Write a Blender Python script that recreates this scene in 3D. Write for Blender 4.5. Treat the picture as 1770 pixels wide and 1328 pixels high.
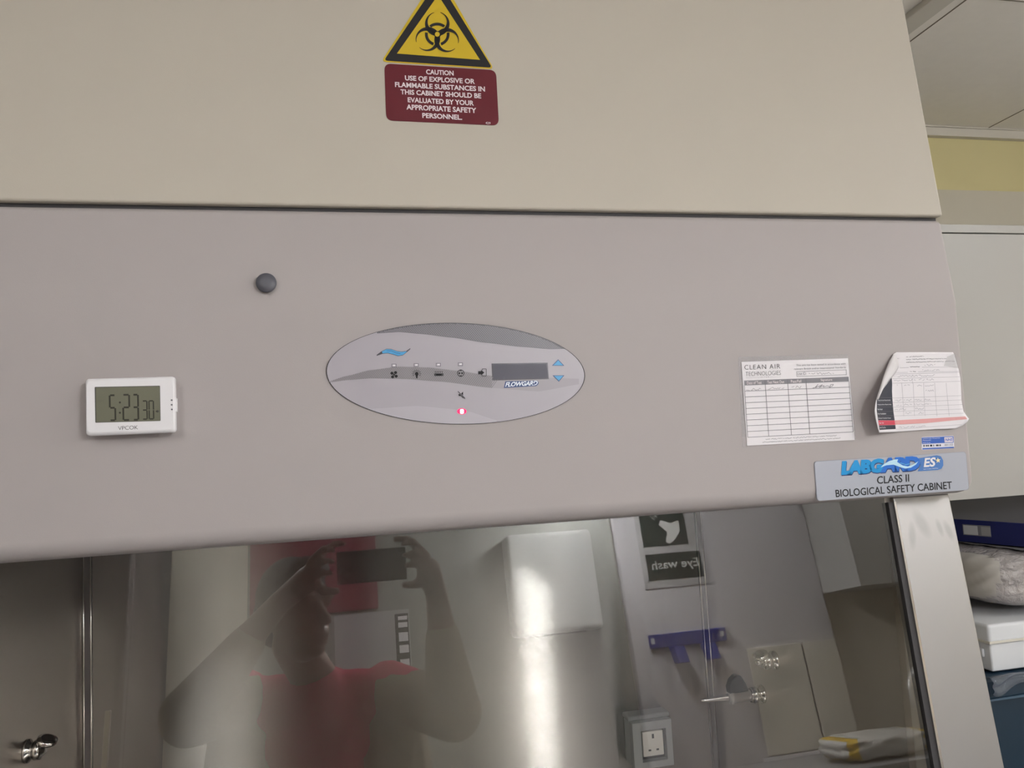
import bpy, bmesh, math, random
from mathutils import Vector, Matrix
from mathutils.geometry import tessellate_polygon
random.seed(7)
for o in list(bpy.data.objects): bpy.data.objects.remove(o)
SC = bpy.context.scene
COL = SC.collection

# ------------------------------------------------------------------ camera
F_PX, CX, CY = 1335.0, 885.0, 664.0
CAM = Vector((0, 0, 1.62))
ROT = Matrix(((0.9759109, 0.03248188, -0.21573788),
              (-0.21176291, -0.09684512, -0.97251092),
              (-0.05248215, 0.99476929, -0.08763375)))
cd = bpy.data.cameras.new('camera'); cam = bpy.data.objects.new('camera', cd); COL.objects.link(cam)
NR = ROT.transposed() * -1           # right-handed camera axes, rebuilt below from two directions
fwd = (ROT @ Vector((0, 0, -1))).normalized(); up = (ROT @ Vector((0, 1, 0))).normalized()
right = fwd.cross(up).normalized(); up = right.cross(fwd).normalized()
m3 = Matrix((right, up, -fwd)).transposed()
cam.matrix_world = Matrix.Translation(CAM) @ m3.to_4x4()
cd.sensor_width = 36; cd.lens = 36 * F_PX / 1770; cd.clip_start = .005; cd.clip_end = 50
SC.camera = cam

# ------------------------------------------------------------------ world, view
w = bpy.data.worlds.new('room_ambient'); SC.world = w; w.use_nodes = True
w.node_tree.nodes['Background'].inputs[0].default_value = (.8, .82, .85, 1)
w.node_tree.nodes['Background'].inputs[1].default_value = .05
SC.view_settings.view_transform = 'Standard'; SC.view_settings.look = 'None'
SC.view_settings.gamma = 1; SC.view_settings.use_curve_mapping = False
SC.view_settings.exposure = 0.70
LAMP_STRENGTH = 9.0

# ------------------------------------------------------------------ helpers
def ray(px, py):
    return m3 @ Vector((px - CX, -(py - CY), -F_PX))
def hit(px, py, p0, n):
    r = ray(px, py); return CAM + r * (((p0 - CAM).dot(n)) / r.dot(n))
def atY(px, py, Y): return hit(px, py, Vector((0, Y, 0)), Vector((0, 1, 0)))
def atX(px, py, X): return hit(px, py, Vector((X, 0, 0)), Vector((1, 0, 0)))

def lin(c): c /= 255; return c / 12.92 if c <= .04045 else ((c + .055) / 1.055) ** 2.4
def C(r, g, b): return (lin(r), lin(g), lin(b), 1)

MATS = {}
def mat(name, color, rough=.5, metal=0, bump=0, bscale=200, spec=.5, emit=0, coat=0, var=0, vscale=6):
    if name in MATS: return MATS[name]
    m = bpy.data.materials.new(name); m.use_nodes = True; nt = m.node_tree; b = nt.nodes['Principled BSDF']
    b.inputs['Base Color'].default_value = color; b.inputs['Roughness'].default_value = rough
    b.inputs['Metallic'].default_value = metal; b.inputs['Specular IOR Level'].default_value = spec
    b.inputs['Coat Weight'].default_value = coat; b.inputs['Coat Roughness'].default_value = .08
    if emit:
        b.inputs['Emission Color'].default_value = color; b.inputs['Emission Strength'].default_value = emit
    tc = nt.nodes.new('ShaderNodeTexCoord')
    if bump:
        n = nt.nodes.new('ShaderNodeTexNoise'); n.inputs['Scale'].default_value = bscale; n.inputs['Detail'].default_value = 3
        bp = nt.nodes.new('ShaderNodeBump'); bp.inputs['Strength'].default_value = bump; bp.inputs['Distance'].default_value = .001
        nt.links.new(tc.outputs['Object'], n.inputs['Vector']); nt.links.new(n.outputs['Fac'], bp.inputs['Height'])
        nt.links.new(bp.outputs['Normal'], b.inputs['Normal'])
    if var:
        n = nt.nodes.new('ShaderNodeTexNoise'); n.inputs['Scale'].default_value = vscale; n.inputs['Detail'].default_value = 4
        nt.links.new(tc.outputs['Object'], n.inputs['Vector'])
        mx = nt.nodes.new('ShaderNodeMix'); mx.data_type = 'RGBA'
        mx.inputs['A'].default_value = tuple(c * (1 - var) for c in color[:3]) + (1,)
        mx.inputs['B'].default_value = tuple(min(1, c * (1 + var)) for c in color[:3]) + (1,)
        nt.links.new(n.outputs['Fac'], mx.inputs['Factor']); nt.links.new(mx.outputs['Result'], b.inputs['Base Color'])
    MATS[name] = m; return m

def steel(name, color, rough, aniso, tangent, smudge=False, diffuse=0.0, brush=0.0):
    m = bpy.data.materials.new(name); m.use_nodes = True; nt = m.node_tree; b = nt.nodes['Principled BSDF']
    b.inputs['Metallic'].default_value = 1 - diffuse; b.inputs['Base Color'].default_value = color
    b.inputs['Roughness'].default_value = rough; b.inputs['Anisotropic'].default_value = aniso
    v = nt.nodes.new('ShaderNodeCombineXYZ')
    for i in range(3): v.inputs[i].default_value = tangent[i]
    nt.links.new(v.outputs[0], b.inputs['Tangent'])
    if brush:         # fine horizontal grooves: each facet leans up or down by its own small angle
        ge = nt.nodes.new('ShaderNodeNewGeometry'); wn = nt.nodes.new('ShaderNodeTexWhiteNoise'); wn.noise_dimensions = '3D'
        sc = nt.nodes.new('ShaderNodeVectorMath'); sc.operation = 'SCALE'; sc.inputs['Scale'].default_value = 7919.0
        nt.links.new(ge.outputs['Position'], sc.inputs[0]); nt.links.new(sc.outputs[0], wn.inputs['Vector'])
        dt = nt.nodes.new('ShaderNodeVectorMath'); dt.operation = 'DOT_PRODUCT'; dt.inputs[1].default_value = (1, 1, 1); nt.links.new(wn.outputs['Color'], dt.inputs[0])
        mm = nt.nodes.new('ShaderNodeMath'); mm.operation = 'MULTIPLY_ADD'; mm.inputs[1].default_value = brush; mm.inputs[2].default_value = -1.5 * brush
        nt.links.new(dt.outputs['Value'], mm.inputs[0])
        cz = nt.nodes.new('ShaderNodeCombineXYZ'); nt.links.new(mm.outputs[0], cz.inputs[2])
        ad = nt.nodes.new('ShaderNodeVectorMath'); ad.operation = 'ADD'; nt.links.new(ge.outputs['Normal'], ad.inputs[0]); nt.links.new(cz.outputs[0], ad.inputs[1])
        nn = nt.nodes.new('ShaderNodeVectorMath'); nn.operation = 'NORMALIZE'; nt.links.new(ad.outputs[0], nn.inputs[0]); nt.links.new(nn.outputs[0], b.inputs['Normal'])
    if smudge:        # greasy finger marks left on the brushed face
        tc = nt.nodes.new('ShaderNodeNewGeometry'); prev = None
        for (x, z, a, bb, tilt) in smudge:
            sub = nt.nodes.new('ShaderNodeVectorMath'); sub.operation = 'SUBTRACT'
            nt.links.new(tc.outputs['Position'], sub.inputs[0]); sub.inputs[1].default_value = (x, 0, z)
            mp = nt.nodes.new('ShaderNodeMapping'); mp.vector_type = 'TEXTURE'
            mp.inputs['Rotation'].default_value = (0, tilt, 0); mp.inputs['Scale'].default_value = (a, 1000, bb)
            nt.links.new(sub.outputs[0], mp.inputs[0])
            ln = nt.nodes.new('ShaderNodeVectorMath'); ln.operation = 'LENGTH'; nt.links.new(mp.outputs[0], ln.inputs[0])
            mr = nt.nodes.new('ShaderNodeMapRange'); mr.inputs['From Min'].default_value = 1.3; mr.inputs['From Max'].default_value = .5
            nt.links.new(ln.outputs['Value'], mr.inputs['Value'])
            if prev is None: prev = mr.outputs[0]
            else:
                mx = nt.nodes.new('ShaderNodeMath'); mx.operation = 'MAXIMUM'
                nt.links.new(prev, mx.inputs[0]); nt.links.new(mr.outputs[0], mx.inputs[1]); prev = mx.outputs[0]
        mc = nt.nodes.new('ShaderNodeMix'); mc.data_type = 'RGBA'
        mc.inputs['A'].default_value = color; mc.inputs['B'].default_value = tuple(c * .84 for c in color[:3]) + (1,)
        nt.links.new(prev, mc.inputs['Factor']); nt.links.new(mc.outputs['Result'], b.inputs['Base Color'])
    return m

def tag(o, label=None, cat=None, group=None, kind=None):
    if label: o['label'] = label
    if cat: o['category'] = cat
    if group: o['group'] = group
    if kind: o['kind'] = kind
    return o
def thing(name, label, cat, loc=(0, 0, 0), group=None, rotz=0):
    o = bpy.data.objects.new(name, None); COL.objects.link(o); o.location = loc; o.rotation_euler = (0, 0, rotz)
    o.empty_display_size = .05
    bpy.context.view_layer.update()
    return tag(o, label, cat, group)
def link(name, me, parent=None, mats=(), smooth=False, bevel=0, seg=3, world=True):
    o = bpy.data.objects.new(name, me); COL.objects.link(o)
    for m in mats: me.materials.append(m)
    if parent is not None:
        o.parent = parent
        if world:
            bpy.context.view_layer.update(); o.matrix_parent_inverse = parent.matrix_world.inverted()
    if smooth:
        for p in me.polygons: p.use_smooth = True
    if bevel:
        b = o.modifiers.new('bevel', 'BEVEL'); b.width = bevel; b.segments = seg; b.limit_method = 'ANGLE'; b.angle_limit = math.radians(40)
        b.harden_normals = True
        for p in me.polygons: p.use_smooth = True
    return o
def me_from(bm, name='m'):
    bmesh.ops.recalc_face_normals(bm, faces=bm.faces[:])
    me = bpy.data.meshes.new(name); bm.to_mesh(me); bm.free(); return me
def bx(bm, x0, x1, y0, y1, z0, z1, mi=0):
    vs = [bm.verts.new(p) for p in ((x0, y0, z0), (x1, y0, z0), (x1, y1, z0), (x0, y1, z0), (x0, y0, z1), (x1, y0, z1), (x1, y1, z1), (x0, y1, z1))]
    for f in ((0, 3, 2, 1), (4, 5, 6, 7), (0, 1, 5, 4), (1, 2, 6, 5), (2, 3, 7, 6), (3, 0, 4, 7)):
        bm.faces.new([vs[i] for i in f]).material_index = mi
    return vs
def box(name, x0, x1, y0, y1, z0, z1, m, parent=None, bevel=0, seg=3):
    bm = bmesh.new(); bx(bm, x0, x1, y0, y1, z0, z1); return link(name, me_from(bm), parent, [m], bevel=bevel, seg=seg)
def struct(o): o['kind'] = 'structure'; return o
def prism(name, prof, x0, x1, m, parent=None, bevel=0, seg=4):
    """prof: (y, z) outline, extruded along X"""
    bm = bmesh.new()
    a = [bm.verts.new((x0, y, z)) for y, z in prof]; b = [bm.verts.new((x1, y, z)) for y, z in prof]
    bm.faces.new(a); bm.faces.new(b[::-1])
    n = len(prof)
    for i in range(n): bm.faces.new((a[i], a[(i + 1) % n], b[(i + 1) % n], b[i]))
    return link(name, me_from(bm), parent, [m], bevel=bevel, seg=seg)
def lathe(bm, prof, origin, axis, seg=24, mi=0):
    """prof: (radius, distance along axis)"""
    q = Vector(axis).normalized().to_track_quat('Z', 'Y'); o = Vector(origin); rings = []
    for r, h in prof:
        rings.append([bm.verts.new(o + q @ Vector((r * math.cos(2 * math.pi * k / seg), r * math.sin(2 * math.pi * k / seg), h))) for k in range(seg)])
    for i in range(len(rings) - 1):
        for k in range(seg):
            f = bm.faces.new((rings[i][k], rings[i][(k + 1) % seg], rings[i + 1][(k + 1) % seg], rings[i + 1][k])); f.material_index = mi; f.smooth = True
    bm.faces.new(rings[0][::-1]).material_index = mi; bm.faces.new(rings[-1]).material_index = mi
def tube(bm, pts, rad, seg=12, mi=0):
    pts = [Vector(p) for p in pts]; rings = []
    n0 = None
    for i, p in enumerate(pts):
        t = (pts[min(i + 1, len(pts) - 1)] - pts[max(i - 1, 0)]).normalized()
        if n0 is None: n0 = t.orthogonal().normalized()
        n0 = (n0 - t * n0.dot(t)).normalized(); b = t.cross(n0)
        r = rad[i] if isinstance(rad, (list, tuple)) else rad
        rings.append([bm.verts.new(p + (n0 * math.cos(2 * math.pi * k / seg) + b * math.sin(2 * math.pi * k / seg)) * r) for k in range(seg)])
    for i in range(len(rings) - 1):
        for k in range(seg):
            f = bm.faces.new((rings[i][k], rings[i][(k + 1) % seg], rings[i + 1][(k + 1) % seg], rings[i + 1][k])); f.smooth = True; f.material_index = mi
    bm.faces.new(rings[0][::-1]); bm.faces.new(rings[-1])

_tc = {}
def text_geo(s, bold=0, spacing=1.0):
    k = (s, bold, spacing)
    if k in _tc: return _tc[k]
    cu = bpy.data.curves.new('t', 'FONT'); cu.body = s; cu.offset = bold; cu.space_character = spacing; cu.resolution_u = 3
    o = bpy.data.objects.new('t', cu); me = o.to_mesh()
    vs = [(v.co.x, v.co.y) for v in me.vertices]; fs = [tuple(p.vertices) for p in me.polygons]
    o.to_mesh_clear(); bpy.data.objects.remove(o); bpy.data.curves.remove(cu)
    x0 = min(v[0] for v in vs); x1 = max(v[0] for v in vs); y0 = min(v[1] for v in vs); y1 = max(v[1] for v in vs)
    r = ([((x - x0) / (x1 - x0), (y - y0) / (y1 - y0)) for x, y in vs], fs, (x1 - x0) / (y1 - y0)); _tc[k] = r; return r

class Decal:
    """Print on a surface. Shapes are given in 2-D and laid on the surface by `mp(u, v, lift)`."""
    def __init__(s, mp): s.mp = mp; s.v = []; s.f = []; s.mi = []; s.m = []
    def _m(s, m):
        if m not in s.m: s.m.append(m)
        return s.m.index(m)
    def add(s, vs, fs, m, lift):
        b = len(s.v); s.v += [s.mp(x, y, lift) for x, y in vs]
        k = s._m(m)
        for f in fs:
            s.f.append(tuple(i + b for i in f)); s.mi.append(k)
    def poly(s, pts, m, lift=.0004):
        tri = tessellate_polygon([[Vector((x, y, 0)) for x, y in pts]])
        s.add(pts, tri, m, lift)
    def line(s, a, b, wd, m, lift=.0006, n=1):
        ax, ay = a; bx_, by = b; L = math.hypot(bx_ - ax, by - ay) or 1; nx, ny = -(by - ay) / L * wd / 2, (bx_ - ax) / L * wd / 2
        vs = []; fs = []
        for i in range(n + 1):
            t = i / n; x = ax + (bx_ - ax) * t; y = ay + (by - ay) * t; vs += [(x + nx, y + ny), (x - nx, y - ny)]
        for i in range(n): fs.append((2 * i, 2 * i + 1, 2 * i + 3, 2 * i + 2))
        s.add(vs, fs, m, lift)
    def path(s, pts, wd, m, lift=.0006):
        for i in range(len(pts) - 1): s.line(pts[i], pts[i + 1], wd, m, lift)
    def disc(s, c, rx, ry, m, lift=.0006, n=28, a0=0, a1=2 * math.pi):
        s.poly([(c[0] + rx * math.cos(a0 + (a1 - a0) * k / n), c[1] + ry * math.sin(a0 + (a1 - a0) * k / n)) for k in range(n)], m, lift)
    def ring(s, c, rx, ry, wd, m, lift=.0006, n=40, a0=0, a1=2 * math.pi):
        vs = []; fs = []
        for k in range(n + 1):
            a = a0 + (a1 - a0) * k / n
            for q in (1, -1): vs.append((c[0] + (rx + q * wd / 2) * math.cos(a), c[1] + (ry + q * wd / 2) * math.sin(a)))
        for k in range(n): fs.append((2 * k, 2 * k + 1, 2 * k + 3, 2 * k + 2))
        s.add(vs, fs, m, lift)
    def text(s, t, bl, br, tl, m, lift=.0008, bold=0, spacing=1.0):
        vs, fs, _ = text_geo(t, bold, spacing)
        s.add([(bl[0] + (br[0] - bl[0]) * x + (tl[0] - bl[0]) * y, bl[1] + (br[1] - bl[1]) * x + (tl[1] - bl[1]) * y) for x, y in vs], fs, m, lift)
    def scrawl(s, a, b, h, m, lift=.0007, wd=.5, step=1.6, seed=0):
        """a line of print or handwriting too small to be read"""
        rn = random.Random(seed); L = math.hypot(b[0] - a[0], b[1] - a[1]); n = max(2, int(L / step)); pts = []
        for i in range(n + 1):
            t = i / n; pts.append((a[0] + (b[0] - a[0]) * t, a[1] + (b[1] - a[1]) * t + rn.uniform(-h, h) * .5))
        for i in range(n):
            if rn.random() > .13: s.line(pts[i], pts[i + 1], wd, m, lift)
    def build(s, name, parent=None):
        me = bpy.data.meshes.new(name); me.from_pydata([tuple(v) for v in s.v], [], s.f)
        for m in s.m: me.materials.append(m)
        for p, k in zip(me.polygons, s.mi): p.material_index = k
        me.update()
        # every print faces the viewer's side of its surface
        bm = bmesh.new(); bm.from_mesh(me)
        for f in bm.faces:
            if f.normal.dot(CAM - f.calc_center_median()) < 0: f.normal_flip()
        bm.to_mesh(me); bm.free()
        return link(name, me, parent)
def panel_map(p0, n, sgn=1):
    p0 = Vector(p0); n = Vector(n).normalized()
    return lambda x, y, l: hit(x, y, p0, n) + n * l
def slab(name, outline, mp, thick, m, parent=None, lift0=0.0):
    """solid sheet with the given 2-D outline, its back on the surface and its front `thick` proud"""
    bm = bmesh.new(); a = [bm.verts.new(mp(x, y, lift0)) for x, y in outline]; b = [bm.verts.new(mp(x, y, lift0 + thick)) for x, y in outline]
    n = len(outline)
    bm.faces.new(a); bm.faces.new(b[::-1])
    for i in range(n): bm.faces.new((a[i], a[(i + 1) % n], b[(i + 1) % n], b[i]))
    return link(name, me_from(bm), parent, [m])
def rounded(quad, r, n=6):
    """quad corners in order -> outline with rounded corners, r in the quad's own units"""
    out = []; q = [Vector(p) for p in quad]
    for i in range(4):
        p = q[i]; a = (q[i - 1] - p).normalized() * r; b = (q[(i + 1) % 4] - p).normalized() * r
        for k in range(n + 1):
            t = k / n; out.append(tuple(p + a * (1 - t) ** 2 + b * t ** 2))
    return out

# ------------------------------------------------------------------ materials
PAINT_UP = mat('cream_paint', C(190, 183, 171), .6, bump=.08, bscale=900)
PAINT_LOW = mat('grey_paint', C(171, 164, 163), .6, bump=.08, bscale=900)
WHITE = mat('white_plastic', C(230, 228, 231), .4)
BLACK = mat('black_plastic', C(28, 28, 30), .4)
DKGREY = mat('dark_grey', C(70, 70, 76), .5)
GASKET = mat('gasket_rubber', C(58, 56, 58), .6)
CHROME = mat('chrome', C(225, 222, 220), .12, 1)
INK = mat('black_ink', C(18, 17, 22), .7)
GINK = mat('grey_ink', C(110, 108, 115), .6)
LINK_ = mat('faint_ink', C(165, 162, 170), .6)
PAPER = mat('paper', C(232, 228, 232), .65)
STEEL = steel('brushed_steel_horizontal', C(138, 135, 132), .14, 1, (0, 0, 1), brush=.52)
STEEL_SIDE = steel('brushed_steel_side', C(196, 188, 180), .34, .8, (0, 0, 1))
smudges = []
for (px, py, a, b, t) in ((1572, 925, .0055, .017, .18), (1590, 905, .0085, .019, -.42), (1620, 912, .004, .011, -.2), (1635, 917, .005, .013, -.3)):
    p = atY(px, py, .925); smudges.append((p.x, p.z, a, b, t))
POST = steel('brushed_steel_post', C(186, 184, 184), .34, .75, (0, 0, 1), smudges)
EDGE = mat('polished_edge', C(230, 226, 222), .18, 1)

# ------------------------------------------------------------------ room
XL, XR, YF, YB, ZC = -2.4, 3.0, -1.55, 1.85, 2.49
WALL_Y = mat('yellow_wall_paint', C(208, 198, 150), .8, bump=.15, bscale=300)
WALL_C = mat('cream_wall_paint', C(216, 208, 192), .8, bump=.15, bscale=300)
WALL_W = mat('pale_wall_paint', C(202, 198, 200), .8, bump=.15, bscale=300)
CEIL = mat('ceiling_tile', C(232, 228, 222), .9, bump=.3, bscale=400, var=.03, vscale=40)
FLOOR = mat('vinyl_floor', C(188, 188, 190), .45, var=.12, vscale=60)
struct(box('floor', XL - .1, XR + .1, YF - .1, YB + .1, -.1, 0, FLOOR))
struct(box('ceiling', XL - .1, XR + .1, YF - .1, YB + .1, ZC, ZC + .1, CEIL))
struct(box('wall_back', XL - .1, XR + .1, YB, YB + .1, 0, ZC, WALL_Y))
struct(box('wall_front', XL - .1, XR + .1, YF - .1, YF, 0, ZC, WALL_C))
struct(box('wall_left', XL - .1, XL, YF, YB, 0, ZC, WALL_C))
struct(box('wall_right', XR, XR + .1, YF, YB, 0, ZC, WALL_C))
bm = bmesh.new()
for k in range(-7, 4):
    x = 1.87 + .6 * k
    if XL < x < XR: bx(bm, x - .0012, x + .0012, YF, YB, ZC - .0012, ZC + .001)
for k in range(0, 6):
    y = 1.25 - .6 * k
    if y > YF: bx(bm, XL, XR, y - .0012, y + .0012, ZC - .0012, ZC + .001)
struct(link('trim_1', me_from(bm), None, [mat('tile_joint_shadow', C(120, 112, 100), .8)]))
bm = bmesh.new(); bx(bm, XL, XR, YB - .018, YB, ZC - .028, ZC); bx(bm, XL, XR, YB - .024, YB, ZC - .004, ZC)
struct(link('trim_2', me_from(bm), None, [mat('ceiling_angle', C(205, 200, 190), .6)], bevel=.001, seg=1))
# surface trunking that runs across the ceiling
bm = bmesh.new(); bx(bm, 1.178, 1.228, YF, YB - .02, ZC - .014, ZC)
struct(link('trim_3', me_from(bm), None, [mat('trunking', C(200, 196, 188), .5)], bevel=.002))
# pale boxed-out pier of the wall behind the photographer, where the eye-wash sign hangs
struct(box('door_1', -.40, 1.18, YF, YF + .02, 0, 2.15, mat('door_grey', C(142, 142, 136), .6)))
struct(box('wall_pier', 1.19, 2.15, YF, YF + .05, 0, ZC, WALL_W))
# grey band above the wall cupboards and the grey splashback below them
struct(box('trim_4', 1.0, XR, YB - .03, YB, 1.9, 2.297, mat('band_paint', C(192, 186, 170), .7)))
struct(box('trim_5', .9, XR, YB - .012, YB, .9, 1.5, mat('splashback', C(84, 84, 90), .4)))

# ceiling lights: slim battens
def batten(x, y0, y1, wd, label, strength, drop=0):
    ZL = ZC - drop
    t = thing('ceiling_light', label, 'light', (x, (y0 + y1) / 2, ZC), 'ceiling battens behind the photographer')
    box('housing', x - wd / 2 - .012, x + wd / 2 + .012, y0 - .02, y1 + .02, ZL - .04, ZL, mat('lamp_housing', C(225, 222, 218), .5), t, bevel=.004)
    m = bpy.data.materials.new('lamp_diffuser'); m.use_nodes = True; nt = m.node_tree; nt.nodes.clear()
    e = nt.nodes.new('ShaderNodeEmission'); e.inputs[0].default_value = (.985, .995, 1, 1); e.inputs[1].default_value = strength
    o = nt.nodes.new('ShaderNodeOutputMaterial'); nt.links.new(e.outputs[0], o.inputs[0])
    box('diffuser', x - wd / 2, x + wd / 2, y0, y1, ZL - .10, ZL - .04, m, t, bevel=.01)
    if drop:
        for y in (y0 + .06, y1 - .06):
            bm = bmesh.new(); tube(bm, [(x, y, ZL - .001), (x, y, ZC)], .003, 8); link('suspension_rod', me_from(bm), t, [CHROME])
batten(1.0, -1.46, -.9, .07, 'slim white batten light, hung low on added rods to lengthen the bright streak in the steel', LAMP_STRENGTH * 13, .32)  # lowered, with added rods, so its streak climbs further up the back wall
batten(2.2, -1.3, .8, .13, 'added white fill batten furthest right, over the sink bench, brightening ceiling and cupboard', LAMP_STRENGTH * 1.3)  # added fill lamp, lifts the ceiling and wall cupboard on the right
batten(-.62, -1.25, -.4, .30, 'wide white ceiling light left of the photographer', LAMP_STRENGTH * .95)

# ------------------------------------------------------------------ the safety cabinet
cab = thing('biosafety_cabinet', 'large cream and grey safety cabinet with steel interior and sloping glass sash', 'cabinet', (.135, 1.3, 0))
CX0, CX1 = -.564, .834
UPB, UPT = (.905, 1.9185), (.9385, 2.262)
UN = Vector((0, -(UPT[1] - UPB[1]), (UPT[0] - UPB[0]))).normalized()
HK, HL = (.895, 1.795), (.899, 1.56)
HN = Vector((0, -(HK[1] - HL[1]), (HK[0] - HL[0]))).normalized()
UPM = panel_map((0, UPB[0], UPB[1]), UN); HDM = panel_map((0, HK[0], HK[1]), HN)
def ex(a, b, z): t = (z - a[1]) / (b[1] - a[1]); return a[0] + (b[0] - a[0]) * t
ZT = 2.40
prism('upper_panel', [UPB, (ex(UPB, UPT, ZT), ZT), (1.05, ZT), (1.05, UPB[1])], CX0, CX1, PAINT_UP, cab, bevel=.0035)
# control header: kinked front, rolled lower lip
prof = [(.9085, 1.914), HK]
prof.append((.8955, 1.78))
R = .02; cyy = .899 + R; czz = 1.5535
for k in range(0, 10):
    a = math.pi - k / 9 * math.radians(80); prof.append((cyy + R * math.cos(a), czz - R * math.sin(math.pi - a)))
prof += [(.925, 1.5315), (1.05, 1.5315), (1.05, 1.914)]
hd = prism('control_header', prof, CX0, CX1, PAINT_LOW, cab)
bv = hd.modifiers.new('bevel', 'BEVEL'); bv.width = .007; bv.segments = 4; bv.limit_method = 'ANGLE'; bv.angle_limit = math.radians(60); bv.harden_normals = True
for p in hd.data.polygons: p.use_smooth = True
box('seam_strip', CX0 + .004, CX1 - .004, .915, .95, 1.912, 1.921, GASKET, cab)
# casing: sides, top, rear
bm = bmesh.new()
bx(bm, .818, .834, 1.0501, 1.74, .72, ZT); bx(bm, CX0, CX0 + .016, 1.0501, 1.74, .72, ZT)
bx(bm, CX0 + .016, .818, 1.724, 1.74, .72, ZT); bx(bm, CX0 + .016, .818, 1.0501, 1.724, ZT - .016, ZT)
link('outer_casing', me_from(bm), cab, [PAINT_UP])
# interior
IX0, IX1, IY, IZ0 = -.451, .72, 1.5, .86
box('interior_back_wall', IX0, IX1, IY, IY + .01, IZ0 - .01, 1.72, STEEL, cab)
box('interior_side_wall', IX1, IX1 + .01, .935, IY + .01, IZ0 - .01, 1.72, STEEL_SIDE, cab)
box('interior_side_wall', IX0 - .01, IX0, .935, IY + .01, IZ0 - .01, 1.72, STEEL_SIDE, cab)
box('diffuser_ceiling', IX0, IX1, 1.0501, IY, 1.7, 1.72, mat('diffuser_mesh', C(150, 148, 145), .4, .6), cab)
box('work_surface', IX0, IX1, .80, IY, IZ0 - .012, IZ0, steel('worktop_steel', C(200, 194, 188), .22, 0, (1, 0, 0)), cab)
for (xa, xb) in ((IX0 + .001, 1), (IX1 - .001, -1)):
    pass
def seam(xa, xb):
    w_ = (xb - xa)
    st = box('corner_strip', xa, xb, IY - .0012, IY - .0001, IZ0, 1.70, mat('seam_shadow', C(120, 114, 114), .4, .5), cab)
    for x in (xa, xb):
        bm = bmesh.new(); tube(bm, [(x, IY - .0018, IZ0), (x, IY - .0018, 1.70)], .0016, 8)
        link('seam_bead', me_from(bm), st, [EDGE], smooth=True)
seam(IX0 + .002, IX0 + .0135); seam(IX1 - .0145, IX1 - .003)
# sash
TILT = math.radians(8); G0 = Vector((0, .928, 1.525)); GN = Vector((0, -math.cos(TILT), math.sin(TILT)))
GD = Vector((0, -math.sin(TILT), -math.cos(TILT)))           # down the slope
GM = panel_map(G0, GN)
def gpt(x, s, d): return G0 + Vector((x, 0, 0)) + GD * s - GN * d      # s metres down the sash, d metres behind its face
def gbox(name, x0a, x0b, x1a, x1b, s0, s1, d0, d1, m, bevel=0):
    bm = bmesh.new()
    P = [gpt(x0a, s0, d0), gpt(x1a, s0, d0), gpt(x1b, s1, d0), gpt(x0b, s1, d0), gpt(x0a, s0, d1), gpt(x1a, s0, d1), gpt(x1b, s1, d1), gpt(x0b, s1, d1)]
    v = [bm.verts.new(p) for p in P]
    for f in ((0, 1, 2, 3), (7, 6, 5, 4), (0, 4, 5, 1), (1, 5, 6, 2), (2, 6, 7, 3), (3, 7, 4, 0)): bm.faces.new([v[i] for i in f])
    return link(name, me_from(bm), cab, [m], bevel=bevel, seg=2)
gm = bpy.data.materials.new('sash_glass'); gm.use_nodes = True; nt = gm.node_tree; nt.nodes.clear()
out = nt.nodes.new('ShaderNodeOutputMaterial'); tr = nt.nodes.new('ShaderNodeBsdfTransparent'); gl = nt.nodes.new('ShaderNodeBsdfGlossy')
tr.inputs[0].default_value = (.93, .94, .93, 1); gl.inputs['Roughness'].default_value = 0
lw = nt.nodes.new('ShaderNodeLayerWeight'); lw.inputs['Blend'].default_value = .5
pw = nt.nodes.new('ShaderNodeMath'); pw.operation = 'POWER'; pw.inputs[1].default_value = 5
ma = nt.nodes.new('ShaderNodeMath'); ma.operation = 'MULTIPLY_ADD'; ma.inputs[1].default_value = .86; ma.inputs[2].default_value = .13
mx = nt.nodes.new('ShaderNodeMixShader')
nt.links.new(lw.outputs['Facing'], pw.inputs[0]); nt.links.new(pw.outputs[0], ma.inputs[0]); nt.links.new(ma.outputs[0], mx.inputs[0])
nt.links.new(tr.outputs[0], mx.inputs[1]); nt.links.new(gl.outputs[0], mx.inputs[2]); nt.links.new(mx.outputs[0], out.inputs[0])
GLASS_FRONT = gm
gb = bpy.data.materials.new('sash_glass_body'); gb.use_nodes = True; nt = gb.node_tree; nt.nodes.clear()
out = nt.nodes.new('ShaderNodeOutputMaterial'); tr = nt.nodes.new('ShaderNodeBsdfTransparent'); nt.links.new(tr.outputs[0], out.inputs[0])
SL = .52
g = gbox('glass_sash', IX0 + .004, IX0 + .004, .724, .7155, -.03, SL, 0, .006, GLASS_FRONT)
g.data.materials.append(gb)
for p in g.data.polygons:
    p.material_index = 0 if p.normal.dot(GN) > .9 else 1
def mirror_x(x): return IX0 + IX1 - x
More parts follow.
